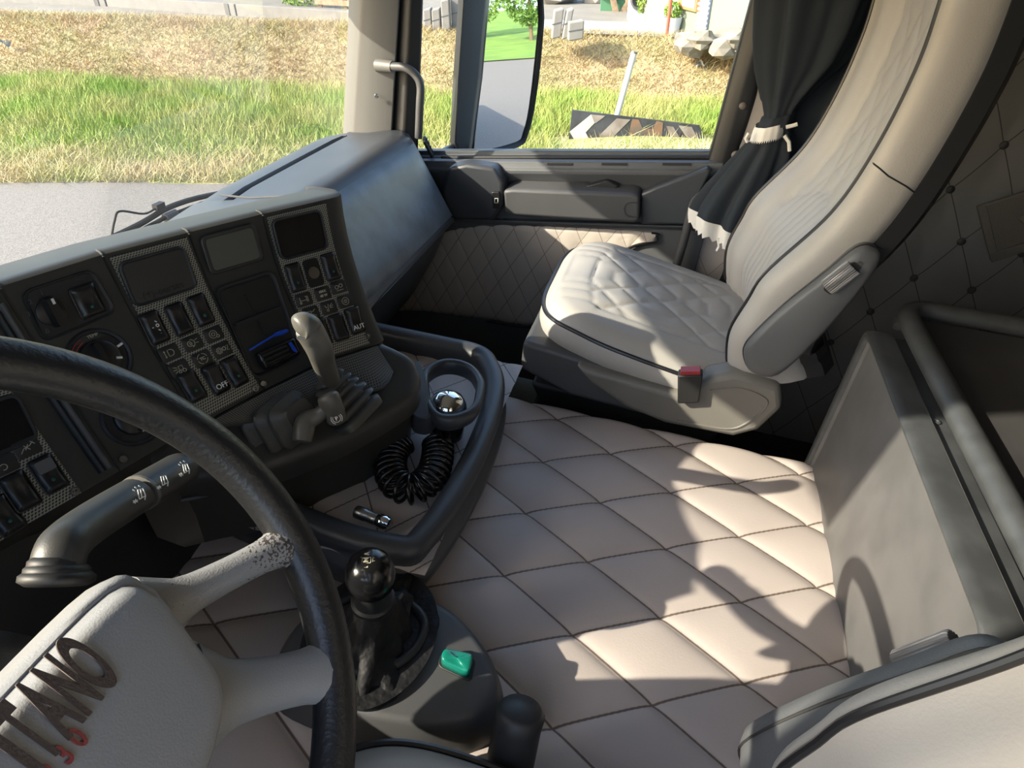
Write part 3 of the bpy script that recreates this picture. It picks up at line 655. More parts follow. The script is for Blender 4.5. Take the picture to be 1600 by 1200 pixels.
def dial(px, py, rad, lab, red=False, pointer=40):
    p, x, y, n = fr(*fst(px, py))
    o = obj('dial', place(lathe([(rad, -.001), (rad, .002), (rad * .93, .0042), (rad * .86, .0030), (rad * .84, .0008), (.0, .0008)], (0, 0, 0), (0, 0, 1), 40), p, x, y, n), mt['dark'], con, auto=40); tag(o, lab)
    obj('knob', place(join(lathe([(rad * .62, .001), (rad * .60, .006), (rad * .5, .008), (0, .008)], (0, 0, 0), (0, 0, 1), 30), loft([[V(q.x, q.y, .008) for q in rrect(.0045, rad * .55, .003)], [V(q.x, q.y, .017) for q in rrect(.003, rad * .52, .002)]])), p, x, y, n), mt['switch'], o, auto=40)
    a = math.radians(pointer)
    obj('pointer', place(boxm((math.cos(a) * rad * .76, math.sin(a) * rad * .76, .0022), .0035, .0013, .0012, (V(math.cos(a), math.sin(a), 0), V(-math.sin(a), math.cos(a), 0), V(0, 0, 1))), p, x, y, n), mt['white'], o)
    a -= .6
    obj('pointer', place(boxm((math.cos(a) * rad * .50, math.sin(a) * rad * .50, .009), .003, .0012, .0012, (V(math.cos(a), math.sin(a), 0), V(-math.sin(a), math.cos(a), 0), V(0, 0, 1))), p, x, y, n), mt['white'], o)
    if red:
        obj('warm_arc', join(*[ribbon([p + x * rad * k * math.cos(g) + y * rad * k * math.sin(g) + n * .0012 for g in np.linspace(math.radians(105), math.radians(200), 12)], .0008, n) for k in (.80, .68)]), mt['red'], o)
        text('dial_lettering', 'TEMP', .0052, p + x * rad * .17 + y * rad * .74 + n * .001, x, y, mt['cream'], o)
    return o
dial(155, 561, .0355, 'temperature dial lettered TEMP', True, 12)
dial(207, 652, .0340, 'lower air dial below the temperature dial', False, -60)
for px_, py_ in ((191, 718), (410, 600), (397, 608), (573, 526), (116, 768)):
    p, x, y, n = fr(*fst(px_, py_))
    o = obj('screw', place(join(lathe([(.0048, -.001), (.0048, .0034), (.004, .0044), (.0026, .0044), (.0024, .0024), (0, .0024)], (0, 0, 0), (0, 0, 1), 14)), p, x, y, n), mt['steel'], con, auto=40)
# groove beside the wheel-side panel
gv = [face(-.16, t) for t in np.linspace(.15, .97, 10)]
obj('groove', tube([q + n * .001 for q in gv], .0055, 8, flat=.6), mt['rubber'], con)
obj('groove_lip', tube([face(-.08, t) + n * .001 for t in np.linspace(.1, .97, 10)], .0035, 8), mt['slate'], con)
# shelf with the levers ----------------------------------------------------
def SH(px, py, z): return P(px, py, Z=z)
zt = lambda y: -.545
back = [face(s, 1.0) + V(0, .01, .002) for s in (.0, .5, 1, 1.5, 2, 2.5, 3, 3.5, 4, 4.22)]
tip = [P(640, 553, Z=-.560), P(654, 575, Z=-.575), P(657, 595, Z=-.585), P(645, 618, Z=-.592)]
front = [P(600, 648, Z=-.598), P(540, 681, Z=-.60), P(480, 706, Z=-.602), P(420, 727, Z=-.604), P(360, 742, Z=-.606), P(300, 748, Z=-.606), P(230, 760, Z=-.606)]
ol = smooth_path(back + tip + front, 4)
cen = sum(ol, V(0, 0, 0)) / len(ol)
def inset(L, k, dz): return [q + (cen - q).normalized() * k + V(0, 0, dz) for q in L]
obj('lever_shelf', loft([inset(ol, .02, -.13), inset(ol, .012, -.045), inset(ol, .008, -.040), inset(ol, .0, -.036), inset(ol, .0, -.012), inset(ol, .003, -.004), inset(ol, .010, .0), inset(ol, .02, .0)]), mt['console'], con, auto=60)
uv = []
A0, A1 = [face(s, 1.0) + V(-.002, -.006, -.002) for s in np.linspace(.75, 4.0, 21)], None
lower = [P(x_, y_, Z=z_) for x_, y_, z_ in ((395, 668, -.572), (440, 655, -.572), (500, 640, -.573), (560, 620, -.574), (600, 607, -.574), (613, 585, -.570))]
lower = resample(smooth_path(lower, 6), 21)
L0 = P(352, 668, Z=-.565)
def vent_fn(u, v):
    a = A0[round(u * 20)]; b = L0.lerp(lower[0], min(1, u / .12)) if u < .12 else lower[min(20, round((u - .12) / .88 * 20))]
    q = a.lerp(b, v); uv.append((u * .34 / .0036, v * .05 / .0036 * 1.155)); return q + V(-.001, -.002, .0045)
obj('perforated_strip', grid(vent_fn, 20, 6), mt['honeyd'], con, uv=uv)
obj('strip_edge', tube([q + V(0, 0, .004) for q in lower[2:]] + [A0[-1] + V(0, 0, .002)], .0022, 6), mt['dash'], con)
# fascia below the shelf, down to the tray
fa = [P(657, 598, Z=-.625), P(640, 640, Z=-.632), P(590, 672, Z=-.635), P(520, 705, Z=-.637), P(430, 745, Z=-.640), P(330, 775, Z=-.640), P(240, 790, Z=-.640)]
fa = smooth_path(fa, 5)
cb = [q + V(.10, .16, 0) for q in fa[::-1]]
obj('fascia', loft([[q + V(.012, .015, -.085) for q in fa] + [q + V(0, 0, -.085) for q in cb], [q + V(.006, .008, -.01) for q in fa] + [q + V(0, 0, -.01) for q in cb], fa + cb, [q + V(.012, .016, .02) for q in fa] + [q + V(0, 0, .02) for q in cb]]), mt['dash'], con, auto=50)
# ---------------------------------------------------------------- brake levers on the shelf
def bellows(rings, m, name, par, mid=1.12):
    """rings: list of (centre, xaxis, yaxis, half w, half h); alternating folds"""
    L = []
    for i, (c, xa, ya, w, h) in enumerate(rings):
        k = 1.0 if i % 2 == 0 else .86
        L.append([c + xa * q.x + ya * q.y for q in rrect(w * k, h * k, min(w, h) * .55 * k, 4)])
    return obj(name, loft(L), m, par, auto=70)
mt['gait'] = mat('sunlit_gaiter_rubber', (.075, .073, .066), .42, bump=.2, bscale=200)  # grey lightened so the base colour carries the sunlight on the gaiters
# trailer brake: a tall hand lever rising out of a ribbed gaiter
b0 = P(556, 652, Z=-.597); h0 = P(513, 590, Z=-.535); h1 = P(500, 548, r=.80); h2 = P(486, 520, r=.775); 
tb = thing('trailer_brake_lever', 'tall worn grey hand lever with ribbed gaiter on the console shelf', 'brake lever', b0)
ax = (h0 - b0).normalized(); xs = V(1, -.35, 0); xs = (xs - ax * xs.dot(ax)).normalized(); ys = ax.cross(xs)
L = []
for k, (t, w, h) in enumerate(((.0, .041, .031), (.13, .041, .031), (.16, .041, .030), (.20, .031, .021), (.27, .031, .021), (.31, .039, .030), (.35, .039, .029), (.39, .028, .019), (.45, .028, .019), (.49, .036, .027), (.53, .035, .026), (.57, .025, .017), (.62, .024, .016), (.66, .032, .023), (.70, .031, .022), (.73, .021, .014), (.78, .020, .014), (.82, .0275, .019), (.86, .026, .018), (.89, .017, .013), (.93, .017, .013), (.96, .022, .016), (1.0, .021, .0155), (1.03, .0155, .0125))):
    c = b0.lerp(h0, t); L.append([c + xs * q.x + ys * q.y for q in rrect(w, h, min(w, h) * .6, 4)])
obj('gaiter', loft(L), mt['gait'], tb, auto=70)
mt['lever'] = mat('worn_lever_plastic', (.12, .115, .10), .42, bump=.3, bscale=300, var=.2, vscale=20, bdist=.0008)
path = smooth_path([h0 - ax * .005, h0.lerp(h1, .5), h1, P(488, 524, r=.775), P(480, 513, r=.769), P(470, 510, r=.765), P(461, 514, r=.763)], 8)
rad = []
for i in range(len(path)):
    t = i / (len(path) - 1); q = .0138 + .0030 * min(1, t * 1.5)
    if t > .72: q *= math.sqrt(max(.02, 1 - ((t - .72) / .28) ** 2.4))
    rad.append(q)
obj('grip', tube(path, rad, 20), mt['lever'], tb, auto=80)
k_ = int(len(path) * .60); obj('cap_seam', tube([path[k_], path[k_] + (path[k_ + 1] - path[k_]) * .25], [rad[k_] * 1.006] * 2, 20), mt['rubber'], tb)
c_ = P(485, 509, r=.746); d_ = -ray(485, 509); x_ = V(.9, -.4, .1); x_ = (x_ - d_ * x_.dot(d_)).normalized(); y_ = d_.cross(x_)
# parking brake: gaiter lying to the left, forked handle
g0 = P(395, 665, Z=-.600); g1 = P(474, 655, Z=-.557)
pb = thing('parking_brake_lever', 'grey forked parking brake handle marked P with ribbed gaiter', 'brake lever', g0)
ax = (g1 - g0).normalized(); up = V(0, 0, 1); ys = (up - ax * up.dot(ax)).normalized(); xs = ys.cross(ax)
L = []
for t, w, h in ((-.22, .044, .010), (-.10, .049, .020), (-.06, .048, .026), (.0, .038, .022), (.08, .038, .024), (.13, .047, .034), (.18, .046, .035), (.23, .035, .027), (.30, .035, .028), (.35, .044, .037), (.40, .043, .037), (.45, .033, .028), (.52, .032, .028), (.57, .040, .036), (.62, .039, .035), (.67, .029, .027), (.74, .028, .026), (.79, .035, .033), (.84, .034, .032), (.89, .024, .023), (1.0, .022, .021)):
    c = g0.lerp(g1, t) + ys * (-.006 + .010 * t); L.append([c + xs * q.x + ys * q.y for q in rrect(w, h, min(w, h) * .62, 4)])
obj('gaiter', loft(L), mt['gait'], pb, auto=70)
A = P(472, 690, Z=-.568); B = P(478, 660, Z=-.552); Cc = P(498, 648, Z=-.545); Dd = P(518, 630, Z=-.530); E_ = P(521, 655, Z=-.556)
obj('handle', join(tube(smooth_path([A, B, Cc, Dd], 6), [.012 + .0022 * math.sin(i / 3) for i in range(19)], 14, flat=.85),
    tube(smooth_path([P(510, 615, Z=-.518), P(516, 628, Z=-.528), P(523, 645, Z=-.546), P(524, 660, Z=-.562)], 5), [.010, .0135, .0145, .0148, .0148, .0146, .0145, .0142, .0142, .014, .0138, .0136, .0135, .013, .012, .008], 14)), mt['lever'], pb, auto=60)
d_ = -ray(527, 654); x_ = V(.9, -.45, 0); x_ = (x_ - d_ * x_.dot(d_)).normalized(); y_ = d_.cross(x_); c_ = P(526, 654, Z=-.556) + d_ * .0185
if y_.z < 0: x_, y_ = -x_, -y_
icon(pb, c_, x_, y_, d_, [[(a * .001, b * .001) for a, b in circ(0, 0, 5, k=18)], [(a * .001, b * .001) for a, b in circ(0, 0, 7.2, 125, 235, 8)], [(a * .001, b * .001) for a, b in circ(0, 0, 7.2, -55, 55, 8)]], m=mt['white'], h=0, w=.0008)
text('lettering', 'P', .0075, c_, x_, y_, mt['white'], pb, bold=.0001)

# ---------------------------------------------------------------- engine cover (quilted) and the tray on it
TZ = -.80
LAT = {}
crop = lambda x, y: (640 + x * .4375, 600 + y * .4375)
lp = [(1, 1, 527, 127), (1, 2, 710, 243), (1, 3, 935, 387), (1, 4, 1185, 543), (1, 5, 1450, 725), (2, 2, 475, 271), (2, 3, 683, 425), (2, 4, 912, 583), (2, 5, 1180, 775), (2, 6, 1490, 997), (3, 3, 417, 460), (3, 4, 637, 630), (3, 5, 895, 832), (3, 6, 1205, 1065), (4, 4, 340, 680), (4, 5, 585, 895), (4, 6, 870, 1145), (0, 2, 955, 217), (0, 3, 1168, 355), (0, 4, 1430, 500)]
Mx = np.array([[*(P(*crop(x, y), Z=TZ))[:2], 1] for a, b, x, y in lp]); AB = np.array([[a, b] for a, b, _, _ in lp])
LS = np.linalg.lstsq(Mx, AB, rcond=None)[0]
def lat(x, y): return tuple(np.array([x, y, 1]) @ LS)
g_a = np.linalg.norm(LS[:2, 0]); g_b = np.linalg.norm(LS[:2, 1]); SA, SB = 1 / g_a, 1 / g_b
mt['tunq'] = quilt_mat('quilted_cream_leather', (.44, .385, .355), (.12, .09, .07), SA, SB, .0021, .5, .18, 300, .05)
X0, X1, Y0, Y1 = .18, 1.088, -.40, .72
uv = []
def tun(u, v):
    x = X0 + (X1 - X0) * u; y = Y0 + (Y1 - Y0) * v; a, b = lat(x, y); uv.append((a, b))
    e = min(x - X0, X1 - x); ez = 0 if e > .03 else -(1 - math.sqrt(max(0, 1 - (1 - e / .03) ** 2))) * .03
    da = abs(a - round(a)) * SA; db = abs(b - round(b)) * SB
    h = -.0055 * (math.exp(-da / .009) + .8 * math.exp(-db / .007)) + .003 * math.sin(math.pi * abs((a % 1))) * math.sin(math.pi * (b % 1))
    return V(x, y, TZ + .004 + h + ez)
ec = thing('engine_cover', 'engine cover between the seats upholstered in large cream quilted diamonds', 'engine cover', (.62, 0, -1.25))
obj('quilted_top', grid(tun, 200, 240), mt['tunq'], ec, uv=uv)
obj('cover_side', join(bx(X0 + .002, X1 - .002, Y0, Y1, -1.25, TZ - .03), ), mt['dark'], ec)
# tray
tr = thing('centre_tray', 'black rimmed tray on the engine cover lined with quilted leather', 'tray', (.8, .35, -.8))
TR = -.685
oc = [P(652, 872, Z=TR), P(745, 735, Z=TR), P(778, 640, Z=TR), P(784, 575, Z=TR), P(772, 537, Z=TR), P(690, 521, Z=TR), P(600, 503, Z=TR)]
c1_ = P(440, 808, Z=TR); 
outl = [oc[0], V(.62, .190, TR), V(.75, .183, TR), V(.88, .190, TR), V(.985, .212, TR), V(1.062, .262, TR), V(1.075, .30, TR), V(1.072, .56, TR), V(.56, .60, TR), V(.520, .30, TR)]
outl = rnd(outl, [.03, .05, .05, .06, .05, .04, .03, .04, .04, .05], 5)
tc = sum(outl, V(0, 0, 0)) / len(outl)
def toff(d, z):
    n_ = len(outl); o = []
    for i in range(n_):
        t = (outl[(i + 1) % n_] - outl[i - 1]); nrm = V(-t.y, t.x, 0).normalized()
        if nrm.dot(tc - outl[i]) < 0: nrm = -nrm
        o.append(outl[i] + nrm * d + V(0, 0, z - TR))
    return o
obj('tray_body', loft([toff(.03, -.815), toff(.02, -.812), toff(.0, -.760), toff(-.006, -.742), toff(-.004, -.728), toff(.006, -.722), toff(.008, -.708), toff(.0, -.698), toff(.001, -.688), toff(.008, -.681), toff(.020, -.679), toff(.032, -.683), toff(.038, -.692), toff(.040, -.705), toff(.041, -.725)], cap=False), mt['dash'], tr, auto=60)
mt['trayq'] = quilt_mat('quilted_tray_liner', (.47, .43, .41), (.10, .08, .07), .09, .09, .0016, .5, .15, 300, .05)
uv = []
tin = toff(.036, -.712)
def trf(u, v):
    x = .53 + .545 * u; y = .20 + .38 * v; a = x / .14 + y / .10; b = -x / .14 + y / .10 + .25; uv.append((a, b))
    return V(x, y, -.716 + qd(a, b, .08, .08, .004, .008))
gv_ = grid(trf, 90, 64)
obj('liner', gv_, mt['trayq'], tr, uv=uv)
# ---------------------------------------------------------------- cup holder clipped to the console
CZ = -.640
cc_ = P(704, 606, Z=CZ); ru = (P(753, 606, Z=CZ) - P(657, 606, Z=CZ)).length / 2; 
ch = thing('cup_holder', 'black ring-shaped cup holder at the end of the console', 'cup holder', cc_)
el = [P(*q, Z=CZ) for q in ((663, 600), (668, 580), (690, 568), (715, 568), (738, 578), (750, 597), (750, 615), (742, 638), (722, 651), (700, 655), (682, 650), (668, 630))]
el = smooth_path(el, 5, True); ce = sum(el, V(0, 0, 0)) / len(el)
def eo(d, z): return [q + (ce - q).normalized() * d + V(0, 0, z) for q in el]
obj('ring', loft([eo(-.002, -.022), eo(-.007, -.012), eo(-.008, .002), eo(-.003, .007), eo(.004, .007), eo(.008, .002), eo(.008, -.012), eo(.005, -.022)], loop=True), mt['dash'], ch, auto=60)
br = [P(648, 566, Z=-.600), P(655, 562, Z=-.605), P(664, 585, Z=-.628), P(672, 618, Z=-.634), P(684, 640, Z=-.636), P(668, 655, Z=-.640), P(644, 650, Z=-.640), P(640, 610, Z=-.62)]
obj('bracket', prism(rnd(br, .01, 4), (0, 0, -.035)), mt['dash'], ch, bevel=.004, seg=3)
# chrome lidded ashtray standing in the ring
ap = P(699, 634, Z=-.650) - V(0, 0, .048)
at = thing('chrome_ashtray', 'small chrome dome-lidded pot standing inside the cup holder', 'ashtray', ap)
obj('pot', lathe([(.028, .0), (.030, .02), (.031, .045), (.030, .052)], ap + V(0, 0, -.012), (0, 0, 1), 28), mt['gloss'], at, auto=50)
obj('dome_lid', lathe([(.032, .050), (.033, .056), (.031, .066), (.025, .077), (.014, .084), (0, .086)], ap + V(0, 0, -.014), (0, 0, 1), 32), mt['chrome'], at, auto=60)
# coiled air hose ----------------------------------------------------------
ctr = smooth_path([P(634, 686, Z=-.690), P(619, 698, Z=-.690), P(610, 718, Z=-.690), P(612, 742, Z=-.690), P(625, 760, Z=-.690), P(645, 764, Z=-.690), P(664, 755, Z=-.690), P(678, 736, Z=-.690), P(684, 712, Z=-.690), P(684, 694, Z=-.690)], 10)
ctr = resample(ctr, 400); frs = frames(ctr); hp_ = []
for i, (c, (t, a, b)) in enumerate(zip(ctr, frs)):
    g = 2 * math.pi * 23 * i / 399; hp_.append(c + a * .0195 * math.cos(g) + b * .0235 * math.sin(g))
ha = thing('coiled_air_hose', 'black coiled air hose lying in a loop in the tray', 'air hose', ctr[200])
obj('coil', tube(resample(hp_, 1000), .0031, 7), mt['gloss'], ha, auto=70)
obj('hose_tail', tube(smooth_path([hp_[0], P(632, 672, Z=-.670), P(640, 650, Z=-.66), P(650, 632, Z=-.665)], 8), .0045, 8), mt['gloss'], ha)
obj('hose_tail', tube(smooth_path([hp_[-1], P(694, 690, Z=-.675), P(698, 672, Z=-.69), P(690, 660, Z=-.70)], 8), .0040, 8), mt['gloss'], ha)
rg = P(682, 672, Z=-.690)
obj('hanging_ring', tube([rg + V(1, -.3, .2).normalized() * .013 * math.cos(g) + V(.1, .5, .8).normalized() * .013 * math.sin(g) for g in np.linspace(0, 2 * math.pi, 25)[:-1]], .0022, 8, closed=True), mt['steel'], ha)
obj('blow_nozzle', join(tube([P(690, 664, Z=-.69), P(700, 688, Z=-.69)], .006, 10), tube([P(697, 670, Z=-.69), P(705, 680, Z=-.69)], .009, 10)), mt['chrome'], ha)
n0, n1 = P(556, 799, Z=-.698), P(610, 820, Z=-.698); d_ = n1 - n0; Ln = d_.length
cn = thing('chrome_nozzle', 'short chrome socket lying at the near corner of the tray', 'nozzle', n0)
obj('barrel', lathe([(.0085, 0), (.0095, .002), (.0095, .016), (.0085, .018), (.0088, Ln * .55), (.0085, Ln * .62)], n0, d_, 20), mt['steel'], cn, auto=40)
obj('collar', lathe([(.0088, Ln * .62), (.0104, Ln * .66), (.0104, Ln * .88), (.009, Ln * .92), (.0085, Ln * .97), (.006, Ln)], n0, d_, 20), mt['chrome'], cn, auto=40)

# ---------------------------------------------------------------- gear lever
gh = thing('gear_lever', 'black gear lever with round lettered knob in a leather gaiter housing', 'gear lever', (.42, .2, -.8))
GZ_ = -.735
ot = [P(*q, Z=GZ_) for q in ((662, 938), (700, 952), (735, 985), (765, 1028), (777, 1070), (768, 1098), (730, 1120), (690, 1128), (640, 1128), (560, 1112), (470, 1075), (440, 1040), (450, 1000), (490, 955), (560, 925))]
ot = smooth_path(ot, 4, True); gc = sum(ot, V(0, 0, 0)) / len(ot)
def go(k, z): return [gc + (q - gc) * k + V(0, 0, z) for q in ot]
obj('housing', loft([go(1.16, -.075), go(1.13, -.06), go(1.08, -.025), go(1.03, -.006), go(.99, .0), go(.9, .002)]), mt['grey'], gh, auto=60)
bc = P(598, 1000, Z=GZ_ + .004)
rg_ = [P(*q, Z=GZ_ + .010) for q in ((662, 968), (655, 1005), (625, 1035), (580, 1047), (530, 1045), (500, 1020), (500, 975), (530, 945), (580, 928), (630, 938))]
rg_ = smooth_path(rg_, 5, True); bc = sum(rg_, V(0, 0, 0)) / len(rg_)
obj('gaiter_ring', tube(rg_, .006, 10, closed=True), mt['dark'], gh)
kn = P(577, 885, Z=-.600); nk = P(583, 938, Z=-.665)
ga = []
for i in range(15):
    k = i / 14; zz = bc.lerp(nk, k); rr_ = .076 * (1 - k) ** .85 + .024
    ring_ = []
    for j in range(60):
        g = 2 * math.pi * j / 60; w_ = 1 + .17 * math.sin(5 * g + 5 * k) * math.sin(math.pi * min(1, k * 1.2)) + .10 * math.sin(9 * g - 9 * k) * math.sin(math.pi * k) + .05 * math.sin(17 * g + 11 * k) * math.sin(math.pi * k)
        ring_.append(zz + V(math.cos(g) * rr_ * w_, math.sin(g) * rr_ * w_ * .8, .014 * math.sin(3 * g + 5 * k) * math.sin(math.pi * k) - .034 * math.sin(math.pi * k) ** .8))
    ga.append(ring_)
obj('gaiter', loft(ga), mt['bootlea'], gh, auto=75)
ax = (kn - nk).normalized(); 
obj('neck', lathe([(.024, -.008), (.026, -.004), (.026, .003), (.0225, .005), (.023, .022), (.024, .030)], nk, ax, 28), mt['dark'], gh, auto=40)
kb = nk + ax * .030
obj('knob', lathe([(.0235, .0), (.0272, .006), (.0285, .018), (.0275, .030), (.0235, .040), (.017, .0465), (.009, .0495), (0, .0505)], kb, ax, 32), mt['gloss'], gh, auto=70)
kt = kb + ax * .0465; y_ = V(-.35, 1, 0); y_ = (y_ - ax * y_.dot(ax)).normalized(); x_ = y_.cross(ax)
def domew(q):
    d = q - kb; h_ = d.dot(ax); r_ = (d - ax * h_).length
    hh = .0507 - .45 * max(0, r_ - .001) ** 2 / .017 - max(0, r_ - .014) * .55
    return q + ax * (hh - .0465)
for s_, a, b in (('R', -.0125, .002), ('N', -.003, .002), ('A', .006, .002), ('M', .014, -.002)):
    text('knob_letter', s_, .0072, kt + x_ * a + y_ * b, x_, y_, mt['cream'], gh, bold=.0003, warp=domew)
icon(gh, kt, x_, y_, ax, [], m=mt['cream']) if False else None
def dome_icon(strokes):
    L = []
    for s_ in strokes: L.append(ribbon([domew(kt + x_ * a * .001 + y_ * b * .001) for a, b in s_], .0008, ax, .0004))
    obj('knob_symbol', join(*L), mt['cream'], gh, smooth=False)
dome_icon([[(-6.4, -3), (.4, -3), (.4, 6.5), (-6.4, 6.5), (-6.4, -3)], [(-8, -5), (1, -5), (-4, -12), (-8, -5)], [(-3.6, -6), (-3.8, -10)], [(-6, 8), (2, 8), (-2, 13), (-6, 8)]])
# zip pull of the gaiter
zp = [P(628, 928, Z=-.69), P(622, 940, Z=-.69), P(626, 962, Z=-.70), P(630, 985, Z=-.72)]
obj('zip', tube(smooth_path(zp, 5), .0025, 6), mt['silver'], gh)
obj('flap', prism([P(626, 936, Z=-.69), P(643, 941, Z=-.692), P(640, 962, Z=-.705), P(632, 978, Z=-.715)], (-.002, .002, -.001)), mt['bootlea'], gh)
# green rocker in its pocket
gq = [P(*q, Z=GZ_ + .004) for q in ((693, 1020), (740, 1030), (733, 1062), (687, 1040))]
gcen = sum(gq, V(0, 0, 0)) / 4; xa = (gq[1] - gq[0]).normalized(); ya = V(0, 0, 1).cross(xa)
obj('switch_pocket', prism(rnd([gcen + (q - gcen) * 1.16 for q in gq], .008), (0, 0, -.003)), mt['rubber'], gh, bevel=.001)
gr = rnd(gq, .008, 4); gcr = sum(gr, V(0, 0, 0)) / len(gr)
def gz_(q): t = (q - gcr).dot(xa) / .024; return .0045 * t * t
obj('green_rocker', loft([[gcr + (q - gcr) * k + V(0, 0, z + gz_(q)) for q in gr] for k, z in ((1.0, -.003), (1.0, .007), (.985, .009), (.95, .0105), (.90, .0112), (.7, .0112), (.4, .0112), (.02, .0112))]), mt['teal'], gh, auto=100)
# black adjusting handle beside the driver's seat
s0, s1 = P(815, 1105, Z=-.690), P(795, 1200, Z=-.760)
sh_ = thing('belt_stalk', 'short black cylindrical stalk rising beside the driver seat cushion', 'belt stalk', s1)
dd = s0 - s1
obj('sleeve', lathe([(.027, -.02), (.026, dd.length * .7), (.0275, dd.length * .92), (.022, dd.length), (.0, dd.length * 1.01)], s1, dd, 24), mt['dark'], sh_, auto=50)
# ---------------------------------------------------------------- steering wheel
WC = V(.103, .280, -.379); wt = math.radians(50)
w1, w2 = V(1, 0, 0), V(0, math.cos(wt), math.sin(wt)); wn_ = w1.cross(w2)
def wp(a, b, c=0.0): return WC + w1 * a + w2 * b + wn_ * c
def rimang(px, py):
    best = min(range(720), key=lambda k: (np.array(proj(wp(.225 * math.cos(k * math.pi / 360), .225 * math.sin(k * math.pi / 360)))) - [px, py]) @ (np.array(proj(wp(.225 * math.cos(k * math.pi / 360), .225 * math.sin(k * math.pi / 360)))) - [px, py]))
    return best * math.pi / 360
a1_, a2_ = rimang(462, 842), rimang(516, 1045)
wh = thing('steering_wheel', 'four-spoked steering wheel with black leather rim and grey leather hub', 'steering wheel', WC)
obj('rim', tube([wp(.225 * math.cos(g), .225 * math.sin(g)) for g in np.linspace(0, 2 * math.pi, 121)[:-1]], .0172, 18, closed=True), mt['rim'], wh, auto=80)
HB = -.012
hub_px = [(160, 911), (225, 914), (252, 940), (285, 985), (324, 1040), (334, 1088), (324, 1145), (306, 1200), (280, 1262), (240, 1330)]
hubp = []
for q in hub_px:
    p = PP(wp(0, 0, HB), wn_, *q) - WC; hubp.append((p.dot(w1), p.dot(w2)))
hubp = [(0.0, max(b for a, b in hubp) + .002)] + hubp + [(.0, hubp[-1][1] - .012)]
full = [V(a, b, 0) for a, b in hubp] + [V(-a, b, 0) for a, b in hubp[-2:0:-1]]
full = smooth_path(full, 5, True); hc = sum(full, V(0, 0, 0)) / len(full)
def hl(k, c, k2=None): return [wp(*((hc + (q - hc) * k)[:2]), c) for q in full]
obj('hub', loft([hl(.80, -.06), hl(1.0, -.035), hl(1.0, HB), hl(.985, HB + .006), hl(.955, HB + .0095), hl(.935, HB + .0085), hl(.925, HB + .012), hl(.91, HB + .020), hl(.885, HB + .0265), hl(.84, HB + .0295), hl(.74, HB + .0305), hl(.62, HB + .031), hl(.45, HB + .0315), hl(.2, HB + .032), hl(.02, HB + .032)]), mt['leawheel'], wh, auto=80)
def spoke(ang, w0, w1_, h0, a0, name='spoke', off=0.0):
    d = V(math.cos(ang), math.sin(ang), 0); 
    e = d * .225; s = V(*a0, 0); L = []
    for t in np.linspace(0, 1, 12):
        c = s.lerp(e, t); tt = (e - s).normalized(); nn = V(-tt.y, tt.x, 0)
        w = w0 * (1 - t) + w1_ * t; w *= 1 - .22 * math.sin(math.pi * t); w += .012 * max(0, t - .8) / .2 + .012 * max(0, .2 - t) / .2
        hgt = h0 * (1 - .25 * math.sin(math.pi * t)); z = -.026 * (1 - t) ** 1.4
        L.append([wp(*((c + nn * w * math.cos(g))[:2]), z + hgt * math.sin(g)) for g in np.linspace(0, 2 * math.pi, 17)[:-1]])
    return L
def mirr(L): return [[WC + w1 * -(q - WC).dot(w1) + w2 * (q - WC).dot(w2) + wn_ * (q - WC).dot(wn_) for q in r_] for r_ in L]
def pw(px, py, c=HB - .012): p = PP(wp(0, 0, c), wn_, px, py) - WC; return (p.dot(w1), p.dot(w2))
u0, l0 = pw(235, 960), pw(310, 1095)
LU = spoke(a1_, .0175, .0150, .0150, u0); LL = spoke(a2_, .029, .0225, .0160, l0)
obj('spoke', loft(LU), mt['leaworn'], wh, auto=80, uv=[(i / 11, k / 16) for i in range(12) for k in range(16)]); obj('spoke', loft(LL), mt['leawheel'], wh, auto=80)
obj('spoke', loft(mirr(LU)), mt['leawheel'], wh, auto=80); obj('spoke', loft(mirr(LL)), mt['leawheel'], wh, auto=80)
tz = HB + .0325
def onhub(px, py): p = PP(wp(0, 0, tz), wn_, px, py) - WC; return p.dot(w1), p.dot(w2)
xs_ = {}
O_t, O_b = onhub(104, 1014), onhub(192, 1082)
th = ((O_t[0] - O_b[0]) ** 2 + (O_t[1] - O_b[1]) ** 2) ** .5
# embroidered name, reading left to right across the hub
gold = []
cxs = {'O': onhub(149, 1047), 'N': onhub(112, 1070), 'A': onhub(78, 1112), 'T': onhub(38, 1140)}
pitch = (cxs['O'][0] - cxs['T'][0]) / 3
yb = sum(c[1] for c in cxs.values()) / 4
for k, ch_ in enumerate('TITANO'):
    xx_ = cxs['O'][0] - pitch * (5 - k) + (.004 if ch_ == 'I' else 0)
    text('embroidery', ch_, th * 1.33, wp(xx_, yb, tz - .0005), w1, w2, mt['embroid'], wh, ext=.0007, bold=.0018, sx=pitch / th * .93 if ch_ != 'I' else .5)
r1, r2 = onhub(118, 1150), onhub(88, 1200)
for k, ch_ in enumerate('3230'):
    text('embroidery', ch_, .0175, wp(r1[0] - .0095 * (3 - k), r1[1] - .002, tz - .0005), w1, w2, mt['embred'], wh, ext=.0006, bold=.0004, sx=.68)
# column behind the wheel
cl = thing('steering_column', 'dark steering column shroud behind the wheel hub', 'steering column', wp(0, 0, -.2))
obj('shroud', loft([[wp(.085 * math.cos(g) * k, .07 * math.sin(g) * k + yo, z) for g in np.linspace(0, 2 * math.pi, 25)[:-1]] for z, k, yo in ((-.065, .72, 0), (-.075, .9, 0), (-.13, 1.05, 0), (-.20, 1.1, .0), (-.235, 1.1, .0))]), mt['dark'], cl, auto=60)
